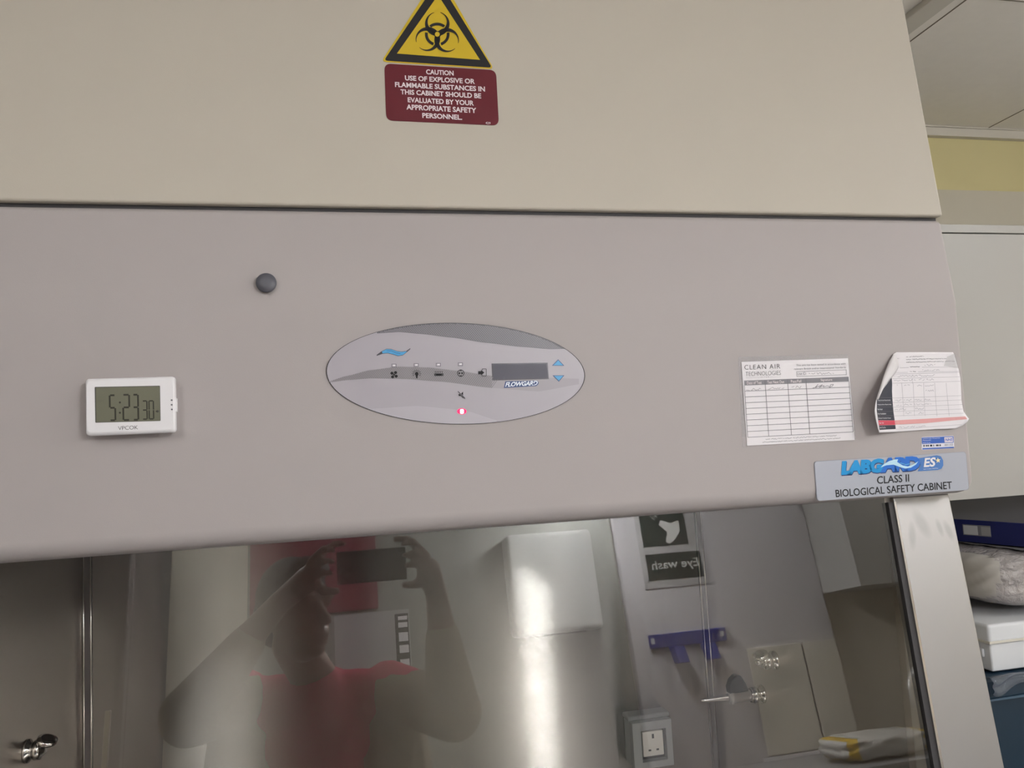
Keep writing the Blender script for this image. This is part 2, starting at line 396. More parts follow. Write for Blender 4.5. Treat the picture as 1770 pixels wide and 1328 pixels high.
for s in (1, -1):
    X = (lambda x: x) if s == 1 else mirror_x
    gbox('sash_gasket', X(.7175), X(.7085), X(.7245), X(.7175), .0, SL, -.0035, .010, GASKET)
    gbox('sash_track', X(.7245), X(.7175), X(.7275), X(.7215), .0, SL, -.006, .010, EDGE)
    gbox('side_post', X(.7275), X(.7215), X(.8165), X(.8145), -.006, SL, -.002, .012, POST, bevel=.002)
    bm = bmesh.new()
    side = [(G0 + GD * q - GN * .0125) for q in (0, SL)]
    for xx in (X(.8145), X(.8125)):
        pass
    a = [bm.verts.new(p) for p in ((X(.8125), side[0].y, side[0].z), (X(.8125), side[1].y, side[1].z), (X(.8125), 1.06, side[1].z), (X(.8125), 1.06, side[0].z))]
    b = [bm.verts.new((X(.732), v.co.y, v.co.z)) for v in a]
    bm.faces.new(a); bm.faces.new(b[::-1])
    for i in range(4): bm.faces.new((a[i], a[(i + 1) % 4], b[(i + 1) % 4], b[i]))
    link('post_return', me_from(bm), cab, [PAINT_UP])
# lower front: sill, base and stand (below the frame)
box('front_sill', CX0, CX1, .80, .86, .72, .848, PAINT_LOW, cab, bevel=.008)
box('base_pan', CX0 + .016, .818, .86, 1.724, .72, .80, PAINT_LOW, cab)
for (x, y) in ((CX0 + .02, .88), (.77, .88), (CX0 + .02, 1.66), (.77, 1.66)):
    box('leg', x, x + .05, y, y + .05, 0, .72, DKGREY, cab, bevel=.003)

# round grey hole plug on the header
p = HDM(460.5, 490, 0)
bm = bmesh.new(); lathe(bm, [(.0098, 0), (.0112, .0012), (.0112, .003), (.0104, .0042), (.004, .0046), (.001, .0046)], p, UN * 0 + Vector((0, -1, .09)), 40)
plug = link('hole_plug', me_from(bm), cab, [mat('plug_plastic', C(84, 84, 92), .45, bump=.2, bscale=150)]); plug['label'] = 'dark grey round plug'

# ---- oval control panel
OV_G = mat('overlay_silver', C(170, 165, 173), .4)
OV_D = mat('overlay_dark', C(92, 90, 96), .4); OV_M = mat('overlay_mid', C(146, 142, 147), .4); OV_L = mat('overlay_light', C(178, 174, 182), .4)
OV_S = mat('overlay_stripe', C(150, 148, 156), .35); OV_S2 = mat('overlay_stripe_pale', C(176, 172, 180), .35)
BLUE = mat('print_blue', C(72, 160, 214), .4); NAVY = mat('print_navy', C(40, 66, 120), .4); SKY = mat('print_sky', C(190, 226, 244), .4)
EC = (787.2, 646.0); ERX, ERY, ETH = 223.5, 87.5, math.radians(1.2)
def ell(a, s=1.0):
    x, y = ERX * s * math.cos(a), ERY * s * math.sin(a)
    return (EC[0] + x * math.cos(ETH) - y * math.sin(ETH), EC[1] + x * math.sin(ETH) + y * math.cos(ETH))
def inside(x, y, s=.992):
    dx, dy = x - EC[0], y - EC[1]; u = dx * math.cos(ETH) + dy * math.sin(ETH); v = -dx * math.sin(ETH) + dy * math.cos(ETH)
    return (u / (ERX * s)) ** 2 + (v / (ERY * s)) ** 2 <= 1
overlay = slab('control_overlay', [ell(2 * math.pi * k / 96) for k in range(96)], HDM, .0012, INK, cab)
d = Decal(HDM)
d.poly([ell(2 * math.pi * k / 96, .994) for k in range(96)], OV_G, .0014)
def interp(pts, x):
    for (a, b) in zip(pts, pts[1:]):
        if a[0] <= x <= b[0]:
            t = (x - a[0]) / (b[0] - a[0]); t2 = t * t * (3 - 2 * t) * .35 + t * .65; return a[1] + (b[1] - a[1]) * t2
    return pts[0][1] if x < pts[0][0] else pts[-1][1]
def band(up, dn, x0, x1, m, lift, n=90):
    vs = []
    xs = [x0 + (x1 - x0) * i / n for i in range(n + 1)]
    seq = []
    for x in xs:
        dy = math.sqrt(max(0, 1 - ((x - EC[0]) / (ERX * .993)) ** 2)) * ERY * .993; mid = EC[1] + (x - EC[0]) * math.tan(ETH) * .8
        ya = max(up(x), mid - dy); yb = min(dn(x), mid + dy)
        seq.append((x, ya, max(ya, yb)))
    vs = []; fs = []
    for x, a, b in seq: vs += [(x, a), (x, b)]
    for i in range(n): fs.append((2 * i, 2 * i + 1, 2 * i + 3, 2 * i + 2))
    d.add(vs, fs, m, lift)
    return seq
top_low = [(648, 577), (690, 574.5), (730, 578), (780, 584), (840, 593), (900, 600), (950, 604), (992, 603)]
TOPSEQ = band(lambda x: 0, lambda x: interp(top_low, x), 652, 990, OV_D, .0016)
mid_up = [(566, 660), (600, 650), (640, 640), (690, 634), (740, 635.5), (790, 641), (850, 650), (1000, 655)]
mid_dn = [(566, 662), (600, 657.5), (640, 654.5), (700, 655.5), (760, 660), (850, 671), (930, 677), (1000, 675)]
band(lambda x: interp(mid_up, x), lambda x: interp(mid_dn, x), 568, 850, OV_M, .0016)
band(lambda x: interp([(850, 650), (1000, 655)], x), lambda x: interp([(850, 671), (930, 677), (1006, 664)], x), 850, 1000, mat('overlay_fade', C(160, 155, 162), .4), .0016)
band(lambda x: interp([(600, 716), (640, 707), (720, 702), (800, 709), (860, 727)], x), lambda x: 9999, 604, 858, OV_L, .0016)
# diagonal hatching in both dark waves
def hatch(up, dn, x0, x1, step, m, wdt, n):
    x = x0
    while x < x1:
        a, b = up(x), dn(x)
        pts = []
        yy = max(a, 0)
        # a stroke leaning to the right, clipped to the band and the oval
        y = b; run = []
        for k in range(60):
            xx = x + (b - y) * .75
            if y >= up(xx) and y <= dn(xx) and inside(xx, y, .985): run.append((xx, y))
            y -= 1.2
            if y < 555: break
        if len(run) > 1: d.line(run[0], run[-1], wdt, m, .0018)
        x += step
hatch(lambda x: 0, lambda x: interp(top_low, x) - .5, 640, 990, 2.9, mat('hatch_light', C(150, 148, 156), .4), 1.0, 0)
hatch(lambda x: interp(mid_up, x), lambda x: interp(mid_dn, x), 575, 850, 3.3, mat('hatch_dark', C(116, 112, 116), .4), .8, 0)
# wave mark
w_up = [(651, 614.5), (660, 608), (668, 604.3), (676, 604.5), (686, 608), (694, 609), (702, 608), (709, 603)]
w_dn = [(651, 615), (661, 611.5), (670, 610.5), (680, 613), (688, 615.5), (696, 614), (703, 608.6), (709, 603.4)]
d.poly([(x, y - .7) for x, y in w_up] + [(x, y + .7) for x, y in w_dn[::-1]], DKGREY, .0018)
d.poly([(x, y) for x, y in w_up[1:-1]] + [(x, y) for x, y in w_dn[1:-1][::-1]], BLUE, .0020)
d.path([(668, 607), (676, 607), (684, 610.5), (692, 612)], .6, NAVY, .0022)
# fan
for k in range(4):
    a = math.radians(35 + 90 * k); d.disc((681 + 4.4 * math.cos(a), 648.2 + 4.4 * math.sin(a)), 2.75, 2.6, INK, .0020, 16)
d.disc((681, 648.2), 1.6, 1.6, INK, .002, 12)
# lamp
d.disc((720, 646.6), 3.1, 3.2, INK, .002); d.poly([(717.8, 648), (722.2, 648), (721.2, 654.4), (719.2, 654.4)], INK, .002)
for k in range(9):
    a = math.radians(155 + k * 28.75); d.line((720 + 4.6 * math.cos(a), 646.8 + 4.4 * math.sin(a)), (720 + 7.6 * math.cos(a), 646.8 + 7.2 * math.sin(a)), .8, INK, .002)
# tube light
d.poly([(750.5, 646.2), (766, 646.2), (766, 650.2), (750.5, 650.2)], INK, .002)
for x in (752.6, 764): d.line((x - .5, 648.7), (x + .5, 647.9), .6, OV_L, .0023)
for k in range(5): d.line((751.6 + k * 3.1, 642.2), (752.8 + k * 2.75, 644.9), .9, INK, .002)
# mains socket
d.ring((796, 645.5), 5.6, 5.6, 1.1, INK, .002)
for x in (793.6, 798.3): d.disc((x, 645.7), 1.5, 1.6, INK, .002, 12)
for y in (641, 650): d.line((794.2, y), (797.8, y), 1.1, INK, .002)
# enter
d.poly([(826.2, 642.2), (831, 642.2), (831, 640), (836.6, 644.6), (831, 649.4), (831, 647.4), (826.2, 647.4)], INK, .0022)
d.path([(833, 638.2), (840, 638.2), (840, 650.6), (832.6, 650.6), (832.6, 648.6)], .8, INK, .002); d.line((833, 638.2), (833, 640.4), .8, INK, .002)
# mute
d.poly([(792.4, 681.4), (796, 681.4), (800, 677.4), (800, 688.6), (796, 684.8), (792.4, 684.8)], INK, .002)
d.line((791, 677), (803.6, 689.2), 2.2, OV_G, .0022); d.line((791, 677), (803.6, 689.2), 1.1, INK, .0024)
# maker's word under the display
d.poly([(873, 659.6), (928, 658.4), (930.5, 661.5), (929.5, 665), (926, 667.8), (870.4, 671)], NAVY, .0018)
d.text('FLOWGARD', (872.6, 669.2), (927.6, 666.4), (874.8, 661.2), mat('print_white', C(226, 234, 246), .4), .0022, bold=.03, spacing=.92)
d.poly([(918, 665), (922, 663.2), (927, 662.6), (922, 666)], NAVY, .0026)
ink = d.build('overlay_print', overlay)
dd = Decal(HDM); dd.poly([(849, 628.8), (946, 627.2), (948, 655.8), (850.5, 658.2)], mat('display_rim', C(70, 66, 78), .3), .0018)
dd.poly([(851, 631), (944.6, 629.6), (946, 654), (852.4, 656.2)], mat('display_glass', C(72, 70, 84), .4, spec=.4), .0020); dd.build('display_window', overlay)
for tri, tin in ((((964, 621.6), (974.6, 632.6), (953.4, 632.6)), ((964, 623.4), (972.6, 631.9), (955.6, 631.9))), (((954.4, 649.4), (974.8, 649.2), (965.2, 660.2)), ((956.6, 650.2), (972.8, 650), (965.2, 658.6)))):
    t = Decal(HDM); t.poly(tri, NAVY, .0018); t.poly(tin, BLUE, .0020); b = t.build('arrow_button', overlay)
for (x, y) in ((680.8, 632.4), (719.2, 631.6), (757.4, 631), (795.4, 630.2)):
    t = Decal(HDM); t.poly([(x - 4.2, y - 3), (x + 4.2, y - 3), (x + 4.2, y + 3), (x - 4.2, y + 3)], GINK, .0018)
    t.poly([(x - 3.2, y - 2.1), (x + 3.2, y - 2.1), (x + 3.2, y + 2.1), (x - 3.2, y + 2.1)], OV_L, .0020)
    t.poly([(x - 1.6, y - 1.1), (x + 2.4, y - 1.4), (x + 2.2, y + .8), (x - 1.8, y + .8)], WHITE, .0022); t.build('indicator_window', overlay)
t = Decal(HDM)
RED = mat('led_red', (1, .005, .10, 1), .4, emit=.55); LEDW = mat('led_core', (1, .75, .85, 1), .4, emit=1.6)
t.disc((797.8, 711.4), 8.2, 5.2, RED, .0018); t.poly(rounded(((794.8, 707.8), (801.2, 707.8), (801.2, 715.4), (794.8, 715.4)), 2.0, 3), LEDW, .0022)
led = t.build('alarm_light', overlay); led['label'] = 'glowing red alarm light'

# ---- valves and socket inside
CHROME_T = CHROME
def fitting(y, z, spout):
    root_name = 'gas_valve'
    bm = bmesh.new()
    lathe(bm, [(.016, 0), (.016, .004), (.011, .006), (.0105, .011), (.0135, .0115), (.0135, .019), (.010, .020), (.008, .024)], (IX1, y, z), (-1, 0, 0), 24)
    lathe(bm, [(.0125, .0195), (.0125, .025)], (IX1, y, z), (-1, 0, 0), 6)
    v = link(root_name, me_from(bm), cab, [CHROME])
    if spout:
        bm = bmesh.new(); lathe(bm, [(.009, .024), (.0105, .028), (.0105, .055), (.0125, .060), (.0125, .064), (.008, .066)], (IX1, y, z), (-1, 0, .02), 24)
        b = link('valve_body', me_from(bm), v, [mat('valve_body', C(176, 170, 164), .3, .3)])
        bm = bmesh.new(); lathe(bm, [(.0068, .064), (.0072, .070), (.0055, .085), (.0030, .112), (.0022, .119)], (IX1, y, z), (-1, 0, .02), 20)
        link('nozzle', me_from(bm), v, [CHROME])
        bm = bmesh.new()
        x0 = IX1 - .046
        outl = [(-.020, .008), (-.021, .020), (-.016, .032), (-.006, .040), (.004, .038), (.012, .024), (.018, .010)]
        a = [bm.verts.new((x0 + u, y - .008, z + w_)) for u, w_ in outl]; b2 = [bm.verts.new((x0 + u, y + .008, z + w_)) for u, w_ in outl]
        bm.faces.new(a); bm.faces.new(b2[::-1])
        for i in range(len(outl)): bm.faces.new((a[i], a[(i + 1) % len(outl)], b2[(i + 1) % len(outl)], b2[i]))
        h = link('lever', me_from(bm), v, [mat('lever_plastic', C(52, 58, 62), .35)], bevel=.003); h['label'] = 'dark grey thumb lever'
    else:
        bm = bmesh.new(); lathe(bm, [(.006, .024), (.006, .034), (.004, .036)], (IX1, y, z), (-1, 0, 0), 16)
        lathe(bm, [(.012, .0), (.0135, .002), (.0135, .006), (.009, .008)], (IX1 - .026, y, z + .008), (-.4, -.2, 1), 16)
        link('tap_knob', me_from(bm), v, [CHROME])
fitting(1.255, 1.236, False); fitting(1.308, 1.164, True)
IX1s = IX1
bm = bmesh.new(); y, z = 1.255, 1.236
lathe(bm, [(.016, 0), (.016, .004), (.011, .006), (.0105, .011), (.0135, .0115), (.0135, .019), (.010, .020), (.006, .026)], (IX0, y, z), (1, 0, 0), 24)
v = link('gas_valve', me_from(bm), cab, [CHROME])
bm = bmesh.new(); lathe(bm, [(.012, .0), (.0135, .002), (.0135, .006), (.009, .008)], (IX0 + .026, y, z + .008), (.4, -.2, 1), 16); link('tap_knob', me_from(bm), v, [CHROME])
# twin-walled weatherproof socket on the back wall
SG = mat('socket_grey', C(150, 150, 150), .35); SW = mat('socket_white', C(222, 216, 208), .4)
sx0, sx1, sz0, sz1 = .522, .602, 1.004, 1.090; sy = 1.452
bm = bmesh.new()
bx(bm, sx0, sx1, sy + .012, IY, sz0, sz1)
so = link('mains_socket', me_from(bm), cab, [SG], bevel=.004); so['label'] = 'grey boxed mains socket on the steel back wall'
bm = bmesh.new()                                   # front frame with an opening
fx0, fx1, fz0, fz1 = sx0 + .017, sx1 - .012, sz0 + .012, sz1 - .016
for r in ((sx0, fx0, sz0, sz1), (fx1, sx1, sz0, sz1), (fx0, fx1, sz0, fz0), (fx0, fx1, fz1, sz1)): bx(bm, r[0], r[1], sy, sy + .0118, r[2], r[3])
bmesh.ops.remove_doubles(bm, verts=bm.verts[:], dist=.0001)
link('socket_frame', me_from(bm), so, [SG])
bm = bmesh.new(); bx(bm, fx0 + .001, fx1 - .001, sy + .0108, sy + .0119, fz0 + .001, fz1 - .001); link('recess', me_from(bm), so, [GASKET])
box('socket_face', fx0 + .004, fx1 - .005, sy + .004, sy + .0108, fz0 + .008, fz1 - .004, SW, so, bevel=.0015)
bm = bmesh.new(); cxs = (fx0 + fx1) / 2 - .0005; czs = (fz0 + fz1) / 2 + .002
bm.free()
for q in ((cxs - .002, cxs + .002, czs + .010, czs + .018), (cxs - .0105, cxs - .0055, czs - .013, czs - .010), (cxs + .0055, cxs + .0105, czs - .013, czs - .010)):
    box('pin_hole', q[0], q[1], sy + .003, sy + .0045, q[2], q[3], GASKET, so)
bm = bmesh.new(); bx(bm, sx0 - .004, sx1 + .002, sy + .010, IY - .004, sz1 + .0005, sz1 + .010); link('clear_flap', me_from(bm), so, [mat('flap_plastic', C(132, 132, 134), .15)], bevel=.003)

# ------------------------------------------------------------------ caution sign on the upper panel
YEL = mat('sign_yellow', C(208, 178, 40), .4); MAR = mat('sign_maroon', C(100, 24, 38), .4); SBK = mat('sign_black', C(22, 22, 27), .6); STX = mat('sign_lettering', C(232, 220, 224), .5)
cs = thing('caution_sign', 'yellow triangular biohazard warning above a maroon caution label on the cream panel', 'sign', UPM(760, 212, 0))
A, B_, Cc = (757.5, -46), (853.8, 120), (659, 107)
def tri_round(P, r, n=5):
    o = []; q = [Vector(p) for p in P]
    for i in range(3):
        p = q[i]; a = (q[i - 1] - p).normalized() * r; b = (q[(i + 1) % 3] - p).normalized() * r
        for k in range(n + 1): t = k / n; o.append(tuple(p + a * (1 - t) ** 2 + b * t ** 2))
    return o
slab('warning_triangle', tri_round((A, B_, Cc), 9), UPM, .0004, YEL, cs, .0002)
d = Decal(UPM)
def toward(P, c, k): return [(c[0] + (x - c[0]) * k, c[1] + (y - c[1]) * k) for x, y in P]
cen = ((A[0] + B_[0] + Cc[0]) / 3, (A[1] + B_[1] + Cc[1]) / 3)
d.poly(tri_round(((757.4, -34), (850.6, 117.8), (663.5, 105.4)), 7), SBK, .0008)
d.poly([(757, -7.5), (829.5, 104.3), (686, 93.4)], YEL, .0010)
bc = (755.6, 60.6); RU = 11.0
def bp(x, y): return (bc[0] + x * 1.0, bc[1] - y * 1.0 + x * .055)
# biohazard: central ring, three horns built from crescents
for k in range(3):
    a = math.radians(90 + 120 * k); c1 = (bc[0] + 18.6 * math.cos(a), bc[1] - 18.0 * math.sin(a) + 18.6 * math.cos(a) * .055)
    # crescent: outer circle radius 20, inner circle radius 16 shifted outward
    n = 40; vs = []; fs = []
    for i in range(n + 1):
        th = a + math.pi + (i / n - .5) * 2 * math.radians(163)
        ux, uy = math.cos(th), -math.sin(th)
        offx, offy = 3.9 * math.cos(a), -3.9 * math.sin(a)
        vs.append((c1[0] + 21.2 * ux, c1[1] + 20.8 * uy)); vs.append((c1[0] + offx + 16.6 * ux, c1[1] + offy + 16.3 * uy))
    for i in range(n): fs.append((2 * i, 2 * i + 1, 2 * i + 3, 2 * i + 2))
    d.add(vs, fs, SBK, .00145)
for k in range(3):
    a = math.radians(90 + 120 * k)
    d.ring(bc, 18.8, 17.8, 4.8, SBK, .0014, 16, -a - math.radians(40), -a + math.radians(40))
d.disc(bc, 4.2, 4.2, YEL, .0016, 20)
for k in range(3):
    a = math.radians(30 + 120 * k)
d.build('symbol_print', cs)
quad = ((664.2, 110.2), (857.3, 121.8), (862.3, 217.4), (667.6, 208.6))
slab('caution_label', rounded(quad, 12), UPM, .0004, MAR, cs, .0002)
d = Decal(UPM)
def Lb(xa, xb, yb, h, s):       # xa,xb: pixel x of both ends, yb: baseline y at xa
    sl = .052; d.text(s, (xa, yb), (xb, yb + (xb - xa) * sl), (xa - h * .04, yb - h), STX, .0010, bold=.028)
for s, xa, xb, yb, h in (('CAUTION', 736.5, 784, 129.2, 8.6), ('USE OF EXPLOSIVE OR', 700, 820.8, 139.8, 8.8), ('FLAMMABLE SUBSTANCES IN', 682.8, 838.2, 151.2, 8.8),
                       ('THIS CABINET SHOULD BE', 692.3, 831.6, 163.8, 8.8), ('EVALUATED BY YOUR', 704.8, 819, 177.6, 8.8), ('APPROPRIATE SAFETY', 702.6, 823.2, 190.2, 9.2), ('PERSONNEL.', 730, 798.8, 204.6, 8.8)):
    Lb(xa, xb, yb, h, s)
d.text('429', (839, 215.2), (847.6, 215.8), (839, 211.2), STX, .0010, bold=.01)
d.build('lettering', cs)

# ------------------------------------------------------------------ digital timer
tm = thing('digital_timer', 'white plastic digital timer showing the time, stuck to the grey header', 'timer', HDM(225, 700, 0))
a0 = HDM(147, 655, .02); a1 = HDM(302, 651, .02); a2 = HDM(302.6, 748, .02); a3 = HDM(147.4, 753.2, .02)
DEP = .021
TMM = panel_map(Vector((0, HK[0], HK[1])) + HN * DEP, HN)
cx = [TMM(*p, 0) for p in ((147, 654.5), (302, 650.5), (302.8, 748), (147.4, 753.4))]
x0 = (cx[0].x + cx[3].x) / 2; x1 = (cx[1].x + cx[2].x) / 2; z1 = (cx[0].z + cx[1].z) / 2; z0 = (cx[2].z + cx[3].z) / 2
bm = bmesh.new()
# body narrows towards the wall like a bar of soap
fr = [(x0, z0), (x1, z0), (x1, z1), (x0, z1)]; yf = cx[0].y
def rr(xa, xb, za, zb, r, n=6):
    o = []
    for (cx_, cz_, st) in ((xb - r, za + r, -90), (xb - r, zb - r, 0), (xa + r, zb - r, 90), (xa + r, za + r, 180)):
        for k in range(n + 1): a = math.radians(st + 90 * k / n); o.append((cx_ + r * math.cos(a), cz_ + r * math.sin(a)))
    return o
rings = []
for (inset, yy) in ((.0035, yf - .0004), (.0012, yf + .0006), (0, yf + .003), (0, yf + .008), (.004, yf + .013), (.010, yf + .0205)):
    rings.append([bm.verts.new((x, yy + (cx[0].z - z) * (HL[0] - HK[0]) / (HK[1] - HL[1]), z)) for x, z in rr(x0 + inset * .5, x1 - inset * .5, z0 + inset, z1 - inset, .0035 + inset * .3)])
for i in range(len(rings) - 1):
    n = len(rings[i])
    for k in range(n): bm.faces.new((rings[i][k], rings[i][(k + 1) % n], rings[i + 1][(k + 1) % n], rings[i + 1][k])).smooth = True
bm.faces.new(rings[0]); bm.faces.new(rings[-1][::-1])
body = link('timer_body', me_from(bm), tm, [WHITE])
TM2 = lambda x, y, l: TMM(x, y, l + .0004)
d = Decal(TM2)
LCD = mat('lcd', C(112, 112, 96), .25); SEG = mat('lcd_segment', C(44, 44, 32), .4); LRIM = mat('lcd_rim', C(66, 66, 62), .4)
d.poly(rounded(((164, 669.2), (276.8, 667), (277.8, 727.8), (165.2, 731)), 1.5), LRIM, .0002)
d.poly([(166, 670.4), (276, 668.3), (277, 727.4), (166.8, 730)], LCD, .0003)
d.build('display', tm)
d = Decal(TM2)
def digit(bl, w_, h, segs, t, slant=.015):
    x, y = bl
    sk = -.02
    P = {'A': ((x + t * .3, y - h + t / 2), (x + w_ - t * .3, y - h + t / 2)), 'G': ((x + t * .3, y - h / 2), (x + w_ - t * .3, y - h / 2)), 'D': ((x + t * .3, y - t / 2), (x + w_ - t * .3, y - t / 2)),
         'F': ((x, y - h + t * .6), (x, y - h / 2 - t * .25)), 'B': ((x + w_, y - h + t * .6), (x + w_, y - h / 2 - t * .25)), 'E': ((x, y - h / 2 + t * .25), (x, y - t * .6)), 'C': ((x + w_, y - h / 2 + t * .25), (x + w_, y - t * .6))}
    for s in segs:
        a, b = P[s]; f = lambda p: (p[0] + (y - p[1]) * sk, p[1] + (p[0] - x) * sk); d.line(f(a), f(b), t, SEG, .0005)
digit((190.8, 728.4), 9.2, 46.2, 'AFGCD', 3.0); digit((213.8, 727.8), 10.6, 46.4, 'ABGED', 3.0); digit((231.0, 727.4), 8.6, 46.2, 'ABGCD', 3.0)
digit((247.2, 726), 7.6, 33.6, 'ABGCD', 2.2); digit((258.4, 725.6), 7.6, 33.4, 'ABFECD', 2.2)
for y in (696, 713.8): d.poly([(205.6, y), (207.7, y - 2.1), (209.8, y), (207.7, y + 2.1)], SEG, .0005)
d.text('PM', (168.2, 696.6), (179.6, 696.2), (168.2, 691.6), mat('lcd_faint', C(92, 92, 78), .4), .0005, bold=-.01)
d.poly([(269, 711.4), (272.6, 709), (272.6, 713.6)], SEG, .0005); d.poly([(272.6, 709.6), (275, 709.6), (275, 713), (272.6, 713)], LRIM, .0005)
d.build('digits', tm)
d = Decal(TM2); d.text('VPCOK', (204.6, 743.8), (238.8, 742.2), (204.4, 737.2), INK, .0003, bold=-.012, spacing=.95)
d.build('brand_lettering', tm)
for (x, y) in ((297, 692), (297, 700), (297.3, 708)):
    d = Decal(TM2); d.disc((x, y), 1.7, 1.5, GINK, .0003, 12); d.build('button_mark', tm)
k = TMM(302, 700, 0)
box('side_button', x1 - .001, x1 + .0012, yf + .002, yf + .009, TMM(302, 712, 0).z, TMM(302, 688, 0).z, WHITE, tm, bevel=.0005)

# ------------------------------------------------------------------ laminated test record card
tc_ = thing('test_record_card', 'flat white test record card with a grey table header, left of the curling sheet', 'card', HDM(1380, 770, 0))
LAM = bpy.data.materials.new('laminate'); LAM.use_nodes = True; nt = LAM.node_tree; b = nt.nodes['Principled BSDF']
b.inputs['Base Color'].default_value = C(215, 212, 216); b.inputs['Roughness'].default_value = .12; b.inputs['Alpha'].default_value = .22
slab('laminate_border', rounded(((1276, 617.5), (1465, 612.5), (1479, 760), (1283.5, 773.5)), 3), HDM, .0006, LAM, tc_)
slab('card', [(1280.8, 626), (1464.8, 619.6), (1476.4, 760.8), (1290.6, 770.6)], HDM, .0004, PAPER, tc_, .0007)
d = Decal(lambda x, y, l: HDM(x, y, l + .0008))
U0, U1, V1, V0 = (1285.2, 658.2), (1465.6, 651.6), (1473.4, 746.8), (1291.4, 756.2)
def cd_(u, v):       # card table coords (0..1) -> pixels on the card
    xt = U0[0] + (U1[0] - U0[0]) * u; yt = U0[1] + (U1[1] - U0[1]) * u; xb = V0[0] + (V1[0] - V0[0]) * u; yb = V0[1] + (V1[1] - V0[1]) * u
    return (xt + (xb - xt) * v, yt + (yb - yt) * v)
HG = mat('table_header', C(128, 126, 132), .5); hv = .086
d.poly([cd_(0, 0), cd_(1, 0), cd_(1, hv), cd_(0, hv)], HG, .0006)
for r in range(0, 10):
    v = hv + (1 - hv) * r / 9.0
    if r: d.line(cd_(0, v), cd_(1, v), .75, GINK, .0007)
for u in (0, .2, .415, .59, 1): d.line(cd_(u, hv if u in (0, 1) else 0), cd_(u, 1), .75, GINK, .0007)
def ct(s, ua, ub, v, h, m, bold=0, sp=1.0):
    a, b2 = cd_(ua, v), cd_(ub, v); t = cd_(ua, v - h); d.text(s, a, b2, t, m, .0009, bold=bold, spacing=sp)
for s, ua, ub in (('Date of Test', .025, .165), ('Test Next Due', .22, .38), ('Pass/Fail', .445, .545), ('Signature', .73, .84)): ct(s, ua, ub, .072, .052, STX, .004)
def im(x, y): return (1270 + x / 7.377, 600 + y / 7.377)
d.text('CLEAN AIR', im(118, 290), im(572, 276), im(116, 232), INK, .0007, bold=-.012, spacing=1.15)
d.text('TECHNOLOGIES', im(132, 372), im(580, 356), im(131, 320), INK, .0007, bold=-.018, spacing=1.0)
d.text('LIMITED', im(290, 397), im(430, 391), im(290, 382), GINK, .0007, bold=-.01, spacing=1.5)
d.line(im(135, 397), im(275, 392), .3, LINK_, .0007); d.line(im(440, 387), im(578, 381), .3, LINK_, .0007)
d.text('This unit has been tested in accordance with', im(776, 246), im(1404, 226), im(776, 222), GINK, .0007, bold=-.005)
d.text('relevant British and/or International Standards', im(750, 294), im(1408, 272), im(750, 270), GINK, .0007, bold=-.005)
d.path([im(780, 316), im(1413, 291), im(1416, 354), im(784, 379), im(780, 316)], .6, GINK, .0007)
d.text('Unit ID:', im(792, 362), im(905, 357), im(790, 326), GINK, .0007, bold=-.005)
d.scrawl(im(935, 342), im(1255, 334), 4.2, GINK, .0007, .5, 2.2, 3)
d.scrawl(im(135, 545), im(325, 537), 4.2, GINK, .0008, .5, 2.0, 5); d.scrawl(im(415, 532), im(620, 524), 4.2, GINK, .0008, .5, 2.0, 6); d.scrawl(im(715, 515), im(838, 512), 4.4, GINK, .0008, .5, 2.2, 9)
d.path([im(985, 525), im(1020, 515), im(1055, 475), im(1020, 520), im(1110, 482), im(1065, 520), im(1130, 492), im(1120, 515), im(1170, 495), im(1205, 510), im(1215, 480), im(1250, 478), im(1235, 500), im(1195, 520)], .7, GINK, .0008)
d.scrawl(im(385, 1178), im(1290, 1130), 1.6, GINK, .0007, .55, 1.1, 11); d.scrawl(im(345, 1216), im(1340, 1162), 1.6, GINK, .0007, .55, 1.1, 12)
d.build('table_print', tc_)

# ------------------------------------------------------------------ curling report sheet
rs = thing('report_sheet', 'curling printed test report with a red row, right of the flat record card', 'paper', HDM(1580, 750, 0))
def ip(x, y): return (1470 + x / 6.991, 590 + y / 6.989)
# left and right silhouette of the sheet, from the top row down (zoomed drawing units)
RW = [(135, 545, 1225), (158, 505, 1240), (250, 470, 1272), (350, 415, 1296), (450, 350, 1312), (550, 290, 1316), (640, 225, 1318), (700, 190, 1318), (760, 160, 1318), (850, 137, 1322), (905, 150, 1345), (940, 160, 1362), (975, 172, 1345), (1020, 192, 1300), (1060, 205, 1240), (1085, 222, 1100), (1105, 232, 900)]
def bulge(x, y):
    X = (x - 1470) * 6.991; Y = (y - 590) * 6.989
    l = max(0, (560 - X) / 430) ** 1.6 * .024 * min(1, max(.15, (Y - 130) / 500 + .25))
    r = max(0, (X - 1130) / 230) ** 2 * .010 * max(0, (Y - 700) / 350)
    dent = -.0012 * math.exp(-((X - 1200) / 90) ** 2 - ((Y - 260) / 90) ** 2)
    rip = .0008 * math.sin(X / 130 + Y / 210)
    return .0026 + l + r + dent + rip
RSM = lambda x, y, l: HDM(x, y, bulge(x, y) + l)
bm = bmesh.new(); NU = 28; rows = []
for (Y, xa, xb) in RW:
    yl = Y
    row = []
    for i in range(NU + 1):
        t = i / NU; X = xa + (xb - xa) * t
        # rows follow the slight rise of the print to the right and the sheet's lower curl
        yy = Y
        if Y > 1050: yy = Y - (t ** 2) * 40 * (Y - 1050) / 55
        px, py = ip(X, yy); row.append(bm.verts.new(RSM(px, py, 0)))
    rows.append(row)
for r in range(len(rows) - 1):
    for i in range(NU): bm.faces.new((rows[r][i], rows[r][i + 1], rows[r + 1][i + 1], rows[r + 1][i])).smooth = True
me = me_from(bm); sh = link('sheet', me, rs, [PAPER]); so_ = sh.modifiers.new('s', 'SOLIDIFY'); so_.thickness = .0002; so_.offset = 0
d = Decal(RSM)
